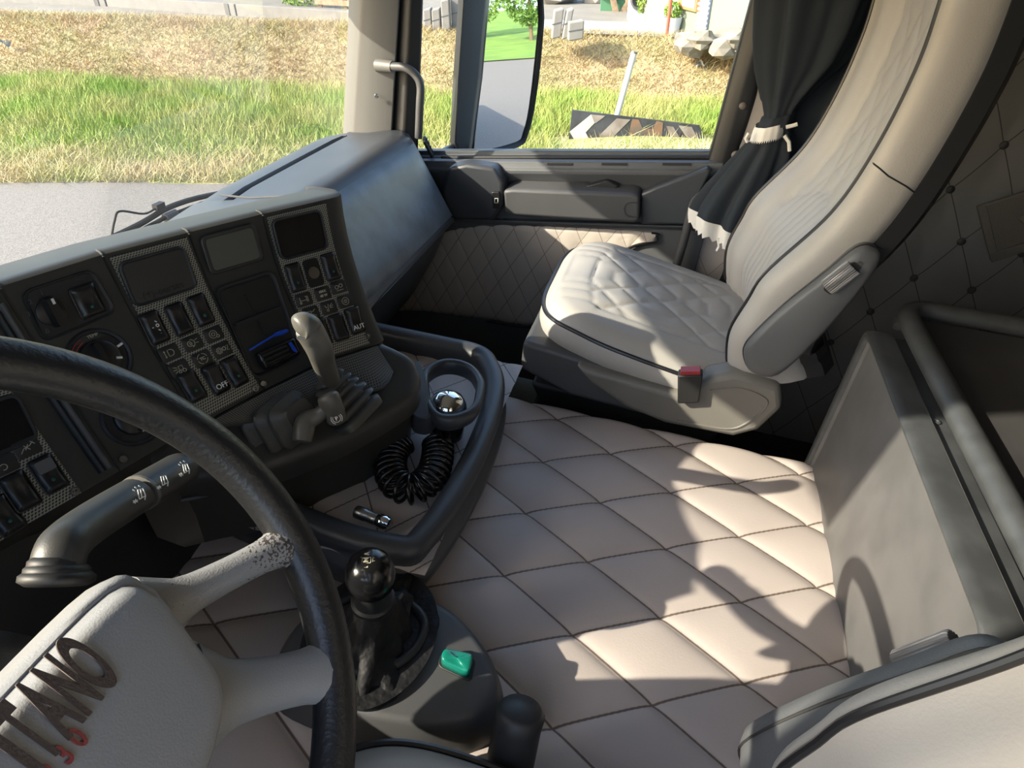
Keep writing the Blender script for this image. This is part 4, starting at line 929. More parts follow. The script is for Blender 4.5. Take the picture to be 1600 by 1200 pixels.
# wiper stalk
stp = smooth_path([P(84, 912, r=.575), P(90, 880, r=.575), P(102, 850, r=.58), P(135, 822, r=.605), P(190, 787, r=.635), P(250, 752, r=.672), P(292, 727, r=.70)], 6)
ws_ = thing('wiper_stalk', 'thick black wiper stalk printed with white wiper symbols', 'stalk', stp[0])
rad = [.0175 + .0008 * i / len(stp) for i in range(len(stp))]
obj('arm', tube(stp[:-10], rad[:-10], 20, flat=.85), mt['console'], ws_, auto=80)
rad2 = rad[-10:]; rad2 = [r_ for r_ in rad2]; rad2[-1] *= .78; rad2[-2] *= .95
obj('end_switch', tube(stp[-10:], rad2, 20, flat=.85), mt['console'], ws_, auto=80)
obj('ring', tube([stp[-11].lerp(stp[-10], .6), stp[-11].lerp(stp[-10], 1.0)], [rad[-10] * 1.015] * 2, 20, flat=.85), mt['lever'], ws_)
for k, (q, rr_) in enumerate((((88, 882), .0175), ((90, 893), .0205), ((90, 904), .0235))):
    c = P(*q, r=.575); obj('gaiter_ring', lathe([(rr_ * .8, -.005), (rr_, -.002), (rr_, .002), (rr_ * .85, .005)], c, stp[4] - stp[0], 24), mt['rubber'], ws_, auto=60)
wip = [[(-4, -3), (0, 4), (5, 3), (3, -3), (-4, -3)], [(-1, -2.6), (2.5, 3)], [(3, -3), (0, -5.5)]]
rain = [[(-4, 6), (-3, 4.4)], [(-1, 7), (0, 5.5)], [(3, 6.5), (4, 5)]]; star = [[(-10, -4), (-7, -1.5)], [(-10, -1.5), (-7, -4)], [(-11, -2.8), (-6, -2.8)]]
for q, extra in (((218, 773), rain), ((254, 752), []), ((288, 733), rain)):
    d_ = -ray(*q); ta = (stp[-3] - stp[-14]).normalized(); y_ = (ta.cross(d_)).normalized()
    if y_.z < 0: y_ = -y_
    x_ = ta
    d2 = x_.cross(y_); 
    if d2.dot(d_) < 0: d2 = -d2
    i_ = min(range(len(stp)), key=lambda i: (np.array(proj(stp[i])) - q) @ (np.array(proj(stp[i])) - q))
    c_ = PP(stp[i_] + d2 * rad[i_] * .99, d2, *q)
    icon(ws_, c_ , x_, y_, d2, [[(a * .00105, b * .00105) for a, b in s_] for s_ in wip + extra + star], m=mt['white'], h=.0012, w=.0008)
# ---------------------------------------------------------------- seats
PIP = [(-.205, -.690), (-.186, -.64), (-.176, -.579), (-.190, -.51), (-.205, -.455), (-.271, -.339), (-.300, -.232), (-.312, -.116), (-.308, -.031), (-.30, .06), (-.30, .16), (-.33, .22)]
def make_seat(cx, s, dy, hw, dz, label, bol=1.0, tdy=0.0, tdz=0.0, cdy=0.0):
    """s: direction (+1/-1) from the seat centre to the inner side that carries the knob"""
    seat = thing('driver_seat' if s > 0 else 'passenger_seat', label, 'seat', (cx, dy, -1.25))
    # ---- cushion
    dyb, dy = dy, dy + cdy
    hx, yc, hy = hw, -.035 + dy, .235
    def plan(r, g):
        c, q = math.cos(g), math.sin(g); e = .42
        x = math.copysign(abs(c) ** e, c); y = math.copysign(abs(q) ** e, q)
        return cx + hx * r * x * (1 - .10 * max(0, y) ** 2), yc + hy * r * y
    def ztop(x, y, r):
        yy = y - dy; z = -.624 + (yy - .12) * .17 - (.9 * max(0, yy - .09) ** 2 / .1 * .28)
        u = (x - cx) / hx
        z += .018 * (1 - u * u) + .006 * math.sin(math.pi * min(1, abs(u))) - .022 * max(0, (r - .86) / .14) ** 2.2
        return z + dz
    uv = []; v = []; f = []; NR, NA = 48, 150
    for i in range(NR + 1):
        for j in range(NA):
            r = i / NR; x, y = plan(r, 2 * math.pi * j / NA); z = ztop(x, y, r)
            a = (x - cx) / .085 + (y - dy) / .085; b = (x - cx) / .085 - (y - dy) / .085; uv.append((a, b))
            m_ = max(abs((x - cx) / hx) / .66, 0)
            ins = m_ < 1 and y - dy > -.30
            yb = .085 + .03 * (1 - min(1, m_) ** 2)
            if ins and y - dy < yb: z += qd(a, b, .06, .06, .0045, .007)
            elif ins and y - dy < .175:
                k = (x - cx) / .036; z -= .0035 * math.exp(-abs(k - round(k)) * .036 / .006)
            z -= .0035 * math.exp(-abs(m_ - 1) * .15 / .006) if y - dy < .085 else 0
            z -= .0022 * math.exp(-abs(y - dy - .085 - .03 * (1 - ((x - cx) / hx / .66) ** 2)) / .006) if ins else 0
            v.append(V(x, y, z))
    for i in range(NR):
        for j in range(NA): f.append((i * NA + j, i * NA + (j + 1) % NA, (i + 1) * NA + (j + 1) % NA, (i + 1) * NA + j))
    obj('cushion_top', (v, f), mt['seatlea'], seat, auto=80)
    edge = v[-NA:]; ec_ = V(cx, yc, 0)
    def eo_(k, z0, z1=None):
        o = []
        for q in edge:
            d = V(q.x - cx, q.y - yc, 0).normalized(); o.append(V(q.x, q.y, 0) + d * k + V(0, 0, z0 if z1 is None else q.z + z1))
        return o
    obj('cushion_side', loft([edge, eo_(.006, 0, -.012), eo_(.008, 0, -.030), eo_(.002, 0, -.050), eo_(-.012, 0, -.064)], cap=False), mt['seatlea'], seat, auto=80)
    obj('piping', tube([q + V(0, 0, .001) for q in eo_(.003, 0, 0)], .0042, 8, closed=True), mt['piping'], seat)
    # ---- plastic base, gaiter
    def yz(L, x0, x1): return prism([V(x0, y + dy, z + dz) for y, z in L], (x1 - x0, 0, 0))
    xi = cx + s * (hw + .015); xo = cx - s * (hw + .01)
    bs = [(.210, -.685), (.205, -.760), (.08, -.795), (-.049, -.79), (-.235, -.785), (-.275, -.755), (-.300, -.697), (-.285, -.650), (-.20, -.640), (-.150, -.665), (-.112, -.712), (.0, -.712), (.10, -.697)]
    # front skirt, dark, and the lighter rear side shield
    obj('seat_base', yz([(.212, -.683), (.212, -.75), (.10, -.79), (-.10, -.80), (-.25, -.80), (-.25, -.70), (.0, -.708), (.1, -.694)], cx + s * (hw + (.004 if s < 0 else -.04)), xo), mt['grey'], seat, bevel=.010, seg=3)
    if s < 0:
        obj('side_shield', yz([(.10, -.700), (-.112, -.716), (-.155, -.665), (-.20, -.642), (-.285, -.652), (-.302, -.697), (-.275, -.760), (-.235, -.788), (-.10, -.792), (-.02, -.775), (.06, -.735)], xi + s * .012, cx + s * (hw - .03)), mt['base'], seat, bevel=.012, seg=3)
    if s < 0:
        ln = [V(xi + s * .0125, y + dy, z + dz) for y, z in ((-.165, -.690), (-.215, -.672), (-.262, -.680), (-.272, -.700), (-.25, -.745), (-.215, -.770), (-.12, -.775))]
    if s < 0:
        obj('shield_crease', tube(smooth_path(ln, 5), .0022, 6), mt['base'], seat)
    L = []
    for k, z in enumerate(np.linspace(-.79, -1.22, 9)):
        q = .0 if k % 2 else .02; L.append([V(cx + a * (hw - .03 + q), -.02 + dy + b * (.19 + q), z + dz * .5) for a, b in ((-1, -1), (1, -1), (1, 1), (-1, 1))])
    obj('gaiter', loft(L), mt['rubber'], seat, bevel=.01)
    bk_ = [(-.098, -.662), (-.142, -.650), (-.150, -.712), (-.112, -.725)]
    if s < 0: bo = obj('belt_buckle', prism([V(xi + s * .004, y + dy, z + dz) for y, z in bk_], (s * .026, 0, 0)), mt['rubber'], seat, bevel=.003)
    if s < 0: obj('red_button', prism([V(xi + s * .007, y + dy, z + dz + .0035) for y, z in ((-.103, -.6655), (-.138, -.656), (-.136, -.648), (-.101, -.657))], (s * .020, 0, 0)), mt['red2'], bo, bevel=.001)
    # ---- backrest
    dy = dyb
    pts = smooth_path([V(0, y + dy, z) for y, z in PIP], 10); pts = resample(pts, 121); n_ = len(pts)
    def nb(i):
        t = (pts[min(i + 1, n_ - 1)] - pts[max(i - 1, 0)]).normalized(); return V(0, -t.z, t.y) if t.z > 0 else V(0, t.z, -t.y)
    def hwz(z): return .216 - (.10 * ((z + .05) / .27) ** 2 if z > -.05 else 0) - .012 * max(0, -.55 - z) / .1
    v, f, uv = [], [], []; NUb = 84
    for i, p in enumerate(pts):
        nn = nb(i); w = hwz(p.z)
        for j in range(NUb + 1):
            u = 2 * j / NUb - 1; au = abs(u)
            d = .040 * (1 - au ** 3.2) - .010 * math.exp(-((au - .80) / .12) ** 2)
            if p.z > -.02: d *= max(.3, 1 - (p.z + .02) * 2)
            a = (u * w) / .072 + p.z / .11; b = (u * w) / .072 - p.z / .11
            if au < .60:
                if p.z > -.40 + .05 * (1 - (u / .6) ** 2): d -= qd(a, b, .05, .05, .0042, .007)
                elif p.z > -.66:
                    k = u * w / .034; d += .0035 * math.exp(-abs(k - round(k)) * .034 / .006)
            d += .006 * math.exp(-abs(au - .61) * w / .006) if p.z > -.42 else 0
            if au < .62: d += .005 * math.exp(-abs(p.z + .40 - .05 * (1 - (u / .6) ** 2)) / .006)
            if au > .6: d += .004 * math.exp(-abs(p.z + .30 + .16 * (au - .6)) / .004) * 0
            v.append(V(cx + u * w, p.y, p.z) + nn * d)
    N_ = NUb + 1
    for i in range(n_ - 1):
        for j in range(NUb): f.append((i * N_ + j, i * N_ + j + 1, (i + 1) * N_ + j + 1, (i + 1) * N_ + j))
    obj('backrest_face', (v, f), mt['seatlea'], seat, auto=80)
    for sg in (-1, 1):
        L = []
        for i, p in enumerate(pts):
            nn = nb(i); w = hwz(p.z); e = V(cx + sg * w, p.y, p.z); fat = .072 if p.z > -.40 else .072 + .04 * (-.40 - p.z) / .2
            bo_ = bol * (1 - .45 * max(0, min(1, (p.z + .42) / .22))); L.append([e, e + V(sg * .012 * bo_, 0, 0) - nn * .001, e + V(sg * .026 * bo_, 0, 0) + nn * .003, e + V(sg * .038 * bo_, 0, 0) + nn * .012, e + V(sg * .044 * bo_, 0, 0) + nn * .026, e + V(sg * .044 * bo_, 0, 0) + nn * (fat * .8), e + V(sg * .038 * bo_, 0, 0) + nn * fat, e + V(sg * .02 * bo_, 0, 0) + nn * (fat + .012)])
        obj('side_bolster', loft(L, cap=False, closed=False), mt['seatlea'], seat, auto=80)
        obj('piping', tube([V(cx + sg * (hwz(p.z) + .001), p.y, p.z) - nb(i) * .0008 for i, p in enumerate(pts)][4::2], .0042, 8), mt['piping'], seat)
    i0 = min(range(n_), key=lambda i: abs(pts[i].z + .245)); p = pts[i0]; w = hwz(p.z)
    q_ = [V(cx + s * (w + k * bol * (1 - .45 * max(0, min(1, (p.z + .42) / .22)))), p.y, p.z - .01 * t) + nb(i0) * d for k, d, t in ((.002, .000, 0), (.027, .003, .3), (.0395, .012, .5), (.0455, .026, 1), (.0455, .056, 1.5), (.039, .072, 2))]
    obj('bolster_seam', tube(q_, .0014, 6), mt['piping'], seat)
    L = []
    for i, p in enumerate(pts):
        nn = nb(i); w = hwz(p.z) + .036 * bol * (1 - .45 * max(0, min(1, (p.z + .42) / .22))); fat = .078 if p.z > -.40 else .078 + .04 * (-.40 - p.z) / .2
        L.append([V(cx - w, p.y, p.z) + nn * fat, V(cx + w, p.y, p.z) + nn * fat, V(cx + w - .004, p.y, p.z) + nn * (fat + .03), V(cx + w - .04, p.y, p.z) + nn * (fat + .05), V(cx - w + .04, p.y, p.z) + nn * (fat + .05), V(cx - w + .004, p.y, p.z) + nn * (fat + .03)])
    obj('back_shell', loft(L), mt['dark'], seat, auto=50)
    # ---- reclining trim with its ribbed knob
    dy, dy0 = dy + tdy, dy
    tr_ = [(y, z + tdz) for y, z in [(-.313, -.370), (-.335, -.364), (-.352, -.380), (-.338, -.45), (-.305, -.545), (-.268, -.622), (-.228, -.630), (-.203, -.600), (-.203, -.565), (-.240, -.487), (-.285, -.415)]]
    xk = cx + s * (.240 + .045); tt = [V(xk, y + dy, z) for y, z in tr_]
    cen_ = sum(tt, V(0, 0, 0)) / len(tt); sm = smooth_path(tt, 4, True)
    obj('side_trim', loft([[q - V(s * .062, 0, 0) for q in sm], [q - V(s * .014, 0, 0) for q in sm], [cen_ + (q - cen_) * .96 - V(s * .004, 0, 0) for q in sm], [cen_ + (q - cen_) * .82 for q in sm]]), mt['slate'], seat, auto=60)
    obj('trim_groove', tube([q - V(s * .020, 0, 0) + (q - cen_).normalized() * .0005 for q in sm], .0016, 5, closed=True), mt['rubber'], seat)
    ka, kb_ = V(xk, -.290 + dy, -.437 + tdz), V(xk, -.316 + dy, -.394 + tdz); dk = kb_ - ka; Lk = dk.length
    xx_, yy_, zz_ = basis(dk); rr2 = []
    for h_ in (0, .002, Lk - .002, Lk):
        rr2.append([ka + zz_ * h_ + (xx_ * math.cos(g) + yy_ * math.sin(g)) * (.0135 + (.0012 if k % 4 < 2 else -.0004)) * (.94 if h_ in (0, Lk) else 1) for k, g in enumerate(np.linspace(0, 2 * math.pi, 97)[:-1])])
    obj('recline_knob', loft(rr2), mt['silver'], seat, auto=30)
    obj('knob_slot', prism(rnd([V(xk - s * .001, y + dy, z + tdz) for y, z in ((-.283, -.440), (-.312, -.385), (-.328, -.392), (-.299, -.448))], .006), (s * .003, 0, 0)), mt['rubber'], seat)
    sc = V(xk - s * .003, -.322 + dy, -.388 + tdz)
    obj('trim_screw', lathe([(.004, -.002), (.004, .005), (0, .005)], sc, (s, 0, 0), 10), mt['steel'], seat)
    return seat
mt['seatlea'] = mat('seat_leather', (.345, .33, .305), .46, bump=.35, bscale=420, var=.05, vscale=4, bdist=.0009)
ps = make_seat(1.352, -1, 0.0, .238, 0.0, 'beige quilted passenger seat with black piping beside the door')
ds_ = make_seat(.105, 1, -.020, 
                .218, -.055, 'grey leather driver seat whose edge shows behind the steering wheel', .75, .035, -.04, .045)

# ---------------------------------------------------------------- storage box behind the engine cover
sb = thing('storage_box', 'scuffed grey storage box with dark lid behind the engine cover', 'storage box', (.8, -.6, -1.25))
bxL, bxR, bzT, bzB, bY = .455, 1.082, -.497, -.832, -.385
fr_o = rnd([V(bxL, bY, bzB), V(bxR, bY, bzB), V(bxR, bY, bzT), V(bxL, bY, bzT)], [.01, .01, .02, .03], 5)
fcx = sum(fr_o, V(0, 0, 0)) / len(fr_o)
def fo(k, y): return [q + (fcx - q).normalized() * k + V(0, y, 0) for q in fr_o]
obj('front_panel', loft([fo(0, -.03), fo(0, -.004), fo(.004, .004), fo(.014, .006), fo(.022, .002), fo(.024, -.002)]), mt['box'], sb, auto=45)
obj('panel_frame', loft([fo(-.001, -.028), fo(-.001, -.003), fo(.003, .008), fo(.007, .011), fo(.013, .011), fo(.019, .008), fo(.021, .001)], cap=False), mt['boxrim'], sb, auto=50)
obj('box_body', join(bx(bxL + .01, bxR - .01, -1.10, bY - .032, -1.24, bzT - .035)), mt['boxrim'], sb)
obj('top_strip', boxm(((bxL + bxR) / 2, bY - .043, bzT - .012), (bxR - bxL) / 2 - .01, .014, .004), mt['boxrim'], sb)
for px_, py_ in ((1462, 660), (1503, 785), (1557, 905)):
    p = P(px_, py_, Z=bzT - .008); obj('screw', lathe([(.006, 0), (.006, .002), (.0045, .003), (.003, .003), (.0025, .001), (0, .001)], p, (0, 0, 1), 14), mt['boxrim'], sb)
rimp = smooth_path([V(.43, bY - .070, -.492), V(.8, bY - .066, -.490), V(1.05, bY - .062, -.488), V(1.135, bY - .066, -.488), V(1.168, bY - .095, -.488), V(1.172, bY - .16, -.488), V(1.175, -.8, -.488), V(1.178, -1.1, -.488)], 6)
lid = obj('lid', bx(.43, 1.165, -1.1, bY - .085, bzT - .030, bzT - .006), mt['boxtop'], sb, bevel=.004)
obj('lid_rim', tube(rimp, .0175, 14, flat=.9), mt['boxrim'], sb)
obj('lid_groove', tube([V(.43, bY - .090, bzT - .004), V(1.13, bY - .088, bzT - .004)], .0035, 6), mt['rubber'], sb)
obj('lid_hook', tube(smooth_path([V(1.12, bY - .052, -.505), V(1.145, bY - .058, -.502), V(1.175, bY - .085, -.505), V(1.18, bY - .10, -.52)], 5), .008, 8), mt['boxrim'], sb)
# ---------------------------------------------------------------- curtain, belt, wall pocket
CX = 1.705
rows = [(-330, 1215, 1470), (-150, 1205, 1425), (0, 1188, 1372), (50, 1184, 1350), (100, 1184, 1318), (140, 1190, 1275), (170, 1194, 1248), (193, 1192, 1236), (200, 1190, 1236)]
rows2 = [(200, 1190, 1236), (212, 1178, 1240), (235, 1162, 1240), (270, 1136, 1232), (305, 1110, 1220), (335, 1092, 1208), (352, 1087, 1198)]
def cring(y, a, b, sl=0.0, dpt=.05, ph=0.0, amp=1.0, X=CX):
    A = P(a, y + sl, X=X); B = P(b, y - sl, X=X); c = (A + B) / 2; h = (B - A) / 2; o = []
    for k in range(96):
        g = 2 * math.pi * k / 96; fold = 1 + amp * (.10 * math.sin(7 * g + ph) + .05 * math.sin(13 * g + 1.3 * ph))
        o.append(c + h * math.cos(g) * fold + V(-dpt, 0, 0) * math.sin(g) * fold)
    return o
cu = thing('curtain', 'navy cloth curtain gathered by a white-fringed tie behind the door', 'curtain', P(1215, 195, X=CX))
def seqr(rows, dmax, dmin):
    L = []
    for i, (y, a, b) in enumerate(rows): L.append((y, a, b))
    return L
def interp_rows(rows, n=5):
    o = []
    for (a, b) in zip(rows, rows[1:]):
        for k in range(n): t = k / n; o.append(tuple(a[i] + (b[i] - a[i]) * t for i in range(3)))
    return o + [rows[-1]]
obj('upper_drape', loft([cring(y, a, b, 6, .085 - .055 * max(0, min(1, (y + 50) / 240)), .5 + .004 * y, 1.2 if y < 150 else .7) for y, a, b in interp_rows(rows)]), mt['navy'], cu, auto=80)
obj('lower_drape', loft([cring(y, a, b, 0 - (y - 200) * .14, .026 + .03 * (y - 200) / 150, 1.3 + .006 * y, .7 + 1.1 * (y - 200) / 150) for y, a, b in interp_rows(rows2)]), mt['navy'], cu, auto=80)
fr_rows = [(350, 1086, 1197), (360, 1085, 1194), (371, 1086, 1191)]
fl = []
for k, (y, a, b) in enumerate(fr_rows):
    rr_ = cring(y, a, b, -21, .058, 1.3 + .006 * 352, 1.8)
    if k == 2: rr_ = [q + V(0, 0, -.006 * (i % 3)) for i, q in enumerate(rr_)]
    fl.append(rr_)
obj('hem_fringe', loft(fl, cap=False), mt['fringe'], cu, auto=80)
obj('tie_band', loft([cring(y, a, b, 7, .040, .5, .3) for y, a, b in ((178, 1189, 1246), (190, 1184, 1242), (196, 1183, 1240))]), mt['navy'], cu, auto=80)
tf = []
for y, a, b, d in ((192, 1180, 1227, .045), (200, 1176, 1227, .048), (212, 1172, 1226, .045)):
    rr_ = cring(y, a, b, 5, d, .5, .25)
    if y == 212: rr_ = [q + V(0, 0, -.007 * (i % 2)) for i, q in enumerate(rr_)]
    tf.append(rr_)
obj('tie_fringe', loft(tf, cap=False), mt['fringe'], cu, auto=30)
for L in (((1170, 208), (1165, 216), (1168, 222)), ((1228, 199), (1240, 196), (1246, 194)), ((1226, 212), (1233, 222), (1234, 236)), ((1122, 372), (1124, 385), (1120, 392)), ((1134, 370), (1138, 382), (1134, 390))):
    obj('tassel', tube([P(*q, X=CX - .04) for q in L], .0045, 6), mt['fringe'], cu)
rc = [(-330, 1330, 1560), (0, 1290, 1500), (120, 1262, 1460), (230, 1215, 1400), (330, 1172, 1330), (450, 1130, 1260), (520, 1120, 1230)]
c2 = thing('rear_curtain', 'plain black curtain hanging in shade behind the passenger seat back', 'curtain', P(1240, 300, X=1.74))
obj('drape', loft([cring(y, a, b, 5, .022, .4 + .003 * y, 1.0, 1.735) for y, a, b in interp_rows(rc, 3)]), mt['navy'], c2, auto=80)
sbp = [P(1158, 372, X=1.66), P(1146, 400, X=1.65), P(1130, 440, X=1.63), P(1119, 482, X=1.61)]
bl = thing('seat_belt', 'grey belt webbing running down to its anchor by the passenger seat', 'seat belt', sbp[-1])
obj('webbing', ribbon(sbp, .034, (-.75, -.65, .1), .002), mt['grey'], bl)
obj('anchor', boxm(P(1112, 487, X=1.60), .02, .03, .009), mt['dark'], bl, bevel=.005)
pk = [P(*q, X=1.772) for q in ((1524, 321), (1640, 285), (1650, 372), (1546, 406))]
po = thing('wall_pocket', 'brown cloth pocket sewn on the quilted wall behind the passenger seat', 'pocket', pk[3])
mt['pocket'] = mat('taupe_cloth', (.15, .135, .115), .8, bump=.4, bscale=300)
obj('pouch', prism(pk, (-.014, 0, 0)), mt['pocket'], po, bevel=.004)
obj('hem', prism([pk[0] + V(-.014, 0, 0), pk[0].lerp(pk[1], .12) + V(-.014, 0, 0), pk[3].lerp(pk[2], .12) + V(-.014, 0, 0), pk[3] + V(-.014, 0, 0)], (-.004, 0, 0)), mt['pocket'], po, bevel=.0015)
obj('hem', prism([pk[3].lerp(pk[0], .16) + V(-.014, 0, 0), pk[2].lerp(pk[1], .16) + V(-.014, 0, 0), pk[2] + V(-.014, 0, 0), pk[3] + V(-.014, 0, 0)], (-.005, 0, 0)), mt['pocket'], po, bevel=.0015)
fl_ = [P(*q, X=1.752) for q in ((1588, 340), (1640, 310), (1640, 362), (1602, 352))]
obj('flap', prism(fl_, (-.006, 0, 0)), mt['pocket'], po, bevel=.002)
# ---------------------------------------------------------------- outdoors
mt['asphalt'] = mat('pale_asphalt', (.19, .175, .155), .9, bump=.5, bscale=60, var=.22, vscale=30, bdist=.01)
mt['soilg'] = mat('green_turf', (.20, .24, .07), .95, col2=(.30, .28, .12), vscale=1.2, bump=.6, bscale=20, bdist=.05)
mt['soild'] = mat('mown_dry_turf', (.34, .26, .155), .95, col2=(.28, .25, .125), vscale=1.5, bump=.8, bscale=12, bdist=.08)
mt['gravel'] = mat('pale_gravel', (.20, .185, .155), .95, var=.12, vscale=2, bump=.4, bscale=25, bdist=.03)
mt['lawn'] = mat('bright_lawn', (.17, .30, .035), .95, col2=(.12, .22, .03), vscale=.6, bump=.6, bscale=15, bdist=.05)
mt['concrete'] = mat('pale_concrete', (.21, .205, .195), .9, var=.12, vscale=4)
RW = -2.55
def vfoot(u): return 12.7 - .17 * max(-14, min(6, u)) + .12 * math.sin(u * 1.3)
def wtop(u): return -1.63 - .0125 * max(-14, min(6, u))
def gw(u, v):
    f_ = vfoot(u); k = (v - f_) / 2.3
    if v < 8.2: return RW
    base_ = RW + .10 * min(1, (v - 8.2) / 3) + .03 * math.sin(u * 2.1 + v) * min(1, v - 8.2)
    if k <= 0: return base_
    e = min(1, k); s = e * e * (3 - 2 * e)
    return base_ + (wtop(u) - base_) * s + max(0, k - 1) * .05
def patch(name, us, vf_, m, nu, nv, eps=0.0):
    def fn(a, b):
        u = us[0] + (us[1] - us[0]) * a; v0, v1 = vf_(u); v = v0 + (v1 - v0) * b; return out(u, v, gw(u, v) + eps)
    return struct(name, grid(fn, nu, nv), m)
patch('road', (-40, 60), lambda u: (-14, 8.2 + .05 * math.sin(u * 2)), mt['asphalt'], 80, 20)
patch('grass_verge', (-40, 11), lambda u: (8.15 + .05 * math.sin(u * 2), vfoot(u) - .02), mt['soilg'], 160, 30)
patch('dry_bank', (-40, 11), lambda u: (vfoot(u) - .04, vfoot(u) + 3.2), mt['soild'], 160, 40)
patch('yard', (-40, 11), lambda u: (vfoot(u) + 3.15, 45), mt['gravel'], 60, 20)
struct('lawn', grid(lambda a, b: out(34 + 2 * math.sin(b * 5) + 70 * a, -50 + 100 * b, RW + .05 + 2.0 * a * a), 40, 40), mt['lawn'])
def blades(name, N, sampler, hmin, hmax, wd, cols, lab, lean=.5):
    Vt = []; Fc = []
    for i in range(N):
        u, v, hs = sampler(); 
        if u is None: continue
        w = gw(u, v); h = random.uniform(hmin, hmax) * hs; a = random.uniform(0, math.pi); du, dv = math.cos(a) * wd / 2, math.sin(a) * wd / 2
        lu, lv = random.gauss(0, lean) * h, random.gauss(0, lean) * h
        n_ = len(Vt); Vt += [out(u - du, v - dv, w - .01), out(u + du, v + dv, w - .01), out(u + lu, v + lv, w + h)]; Fc.append((n_, n_ + 1, n_ + 2))
    o = obj(name, (Vt, Fc), cols, smooth=False, fix=False); tag(o, lab, 'grass', kind='stuff'); return o
def gm(name, c1, c2, sc=1.5):
    m = mat(name, c1, .7, col2=c2, vscale=sc); b = m.node_tree.nodes['Principled BSDF']; return m
def s_green():
    u = random.uniform(-13, 5.5); f_ = vfoot(u); t = random.random() ** .8; v = 8.9 + (f_ - 8.8) * t
    if 0.6 < u < 3.4 and 8.9 < v < 10.2: return None, 0, 0
    return u, v, .45 + .55 * min(1, (v - 8.6) / 2.0)
def s_straw():
    u = random.uniform(-9, 4.5); v = 8.15 + abs(random.gauss(0, .75)); return u, v, 1
def s_bank():
    u = random.uniform(-16, 6.5); v = vfoot(u) - .15 + random.random() * 2.9; return u, v, 1
blades('green_grass', 80000, s_green, .10, .30, .016, gm('green_blade', (.21, .32, .05), (.36, .36, .12), .9), 'bright green roadside grass between the road and the dry bank')
blades('straw_grass', 22000, s_straw, .05, .20, .014, gm('straw_blade', (.52, .42, .24), (.38, .38, .16), 1.3), 'dry straw grass along the edge of the road', .9)
blades('mown_hay', 60000, s_bank, .04, .16, .018, gm('hay_blade', (.45, .33, .19), (.38, .33, .155), 1.0), 'brown cut hay lying on the sloping bank', 1.3)
# concrete kerb beams along the top of the bank
def gp(px, py, w=None):
    """where the sight line meets the yard level"""
    p = OP(px, py, w=-1.5)
    for _ in range(6): u, v, w_ = uvw(p); p = OP(px, py, w=gw(u, v))
    return p
KG = 'concrete kerb beams along the bank'
for k, (a, b, lab) in enumerate((((-60, 1), (166, 10), 'pale concrete kerb beam on the bank, farthest left'), ((168, 10), (369, 25), 'middle pale concrete kerb beam on top of the bank'), ((371, 25), (570, 39), 'pale concrete kerb beam meeting the windscreen pillar'))):
    A, B = gp(*a), gp(*b); A -= OW * .03; B -= OW * .03
    t = thing('concrete_kerb', lab, 'kerb', A, group=KG)
    dv = (OV - (B - A).normalized() * OV.dot((B - A).normalized())).normalized() * .22
    obj('beam', prism([A, B, B + OW * .27, A + OW * .27], dv), mt['concrete'], t, smooth=False, bevel=.015)
    m_ = A.lerp(B, .93); obj('notch', prism([m_ - dv * .02, m_ + (B - A).normalized() * .12 - dv * .02, m_ + (B - A).normalized() * .12 + OW * .27 - dv * .02, m_ + OW * .27 - dv * .02], -dv * .05), mt['slate'], t, smooth=False)
def leafy(name, c, rx, rz, n, m, size, parent):
    Vt, Fc = [], []
    for i in range(n):
        d = Vector(rng.normal(size=3)).normalized(); r = random.uniform(.55, 1.0) ** .5
        p = c + OU * d.x * rx * r + OV * d.y * rx * r + OW * d.z * rz * r
        a = Vector(rng.normal(size=3)).normalized() * size; b = Vector(rng.normal(size=3)).normalized() * size; k = len(Vt)
        Vt += [p - a, p + b * .5, p + a, p - b * .5]; Fc.append((k, k + 1, k + 2, k + 3))
    return obj(name, (Vt, Fc), m, parent, smooth=False, fix=False)
mt['leaf'] = mat('green_leaf', (.13, .25, .03), .6, col2=(.24, .36, .06), vscale=3)
mt['leafd'] = mat('deep_green_leaf', (.05, .12, .02), .6, col2=(.12, .22, .04), vscale=2)
mt['bark'] = mat('bark', (.12, .085, .055), .9)
mt['wood'] = mat('weathered_wood', (.33, .24, .16), .85, var=.3, vscale=9)
def yard(px, py, h=0): return gp(px, py) + OW * h
p = yard(440, 24); p = p + OV * 2.4
t = thing('bush', 'green leafy bush behind the kerb beam', 'bush', p); leafy('foliage', p + OW * .35, .75, .45, 1500, mt['leaf'], .05, t); obj('stem', tube([p - OW * .1, p + OW * .35], .03, 6), mt['bark'], t)
A, B = yard(474, 20) + OV * 1.2, yard(575, 27) + OV * 1.2
t = thing('plank_fence', 'low brown plank fence behind the kerb beside the pillar', 'fence', A); xh = (B - A).normalized(); Lf = (B - A).length
for k in range(3): obj('plank', boxm(A + xh * Lf / 2 + OW * (.15 + .22 * k), Lf / 2, .02, .06, (xh, OV, OW)), mt['wood'], t, smooth=False)
for k in range(3): obj('post', boxm(A + xh * (Lf * (.08 + .42 * k)) + OW * .3 + OV * .05, .05, .04, .4, (xh, OV, OW)), mt['bark'], t, smooth=False)
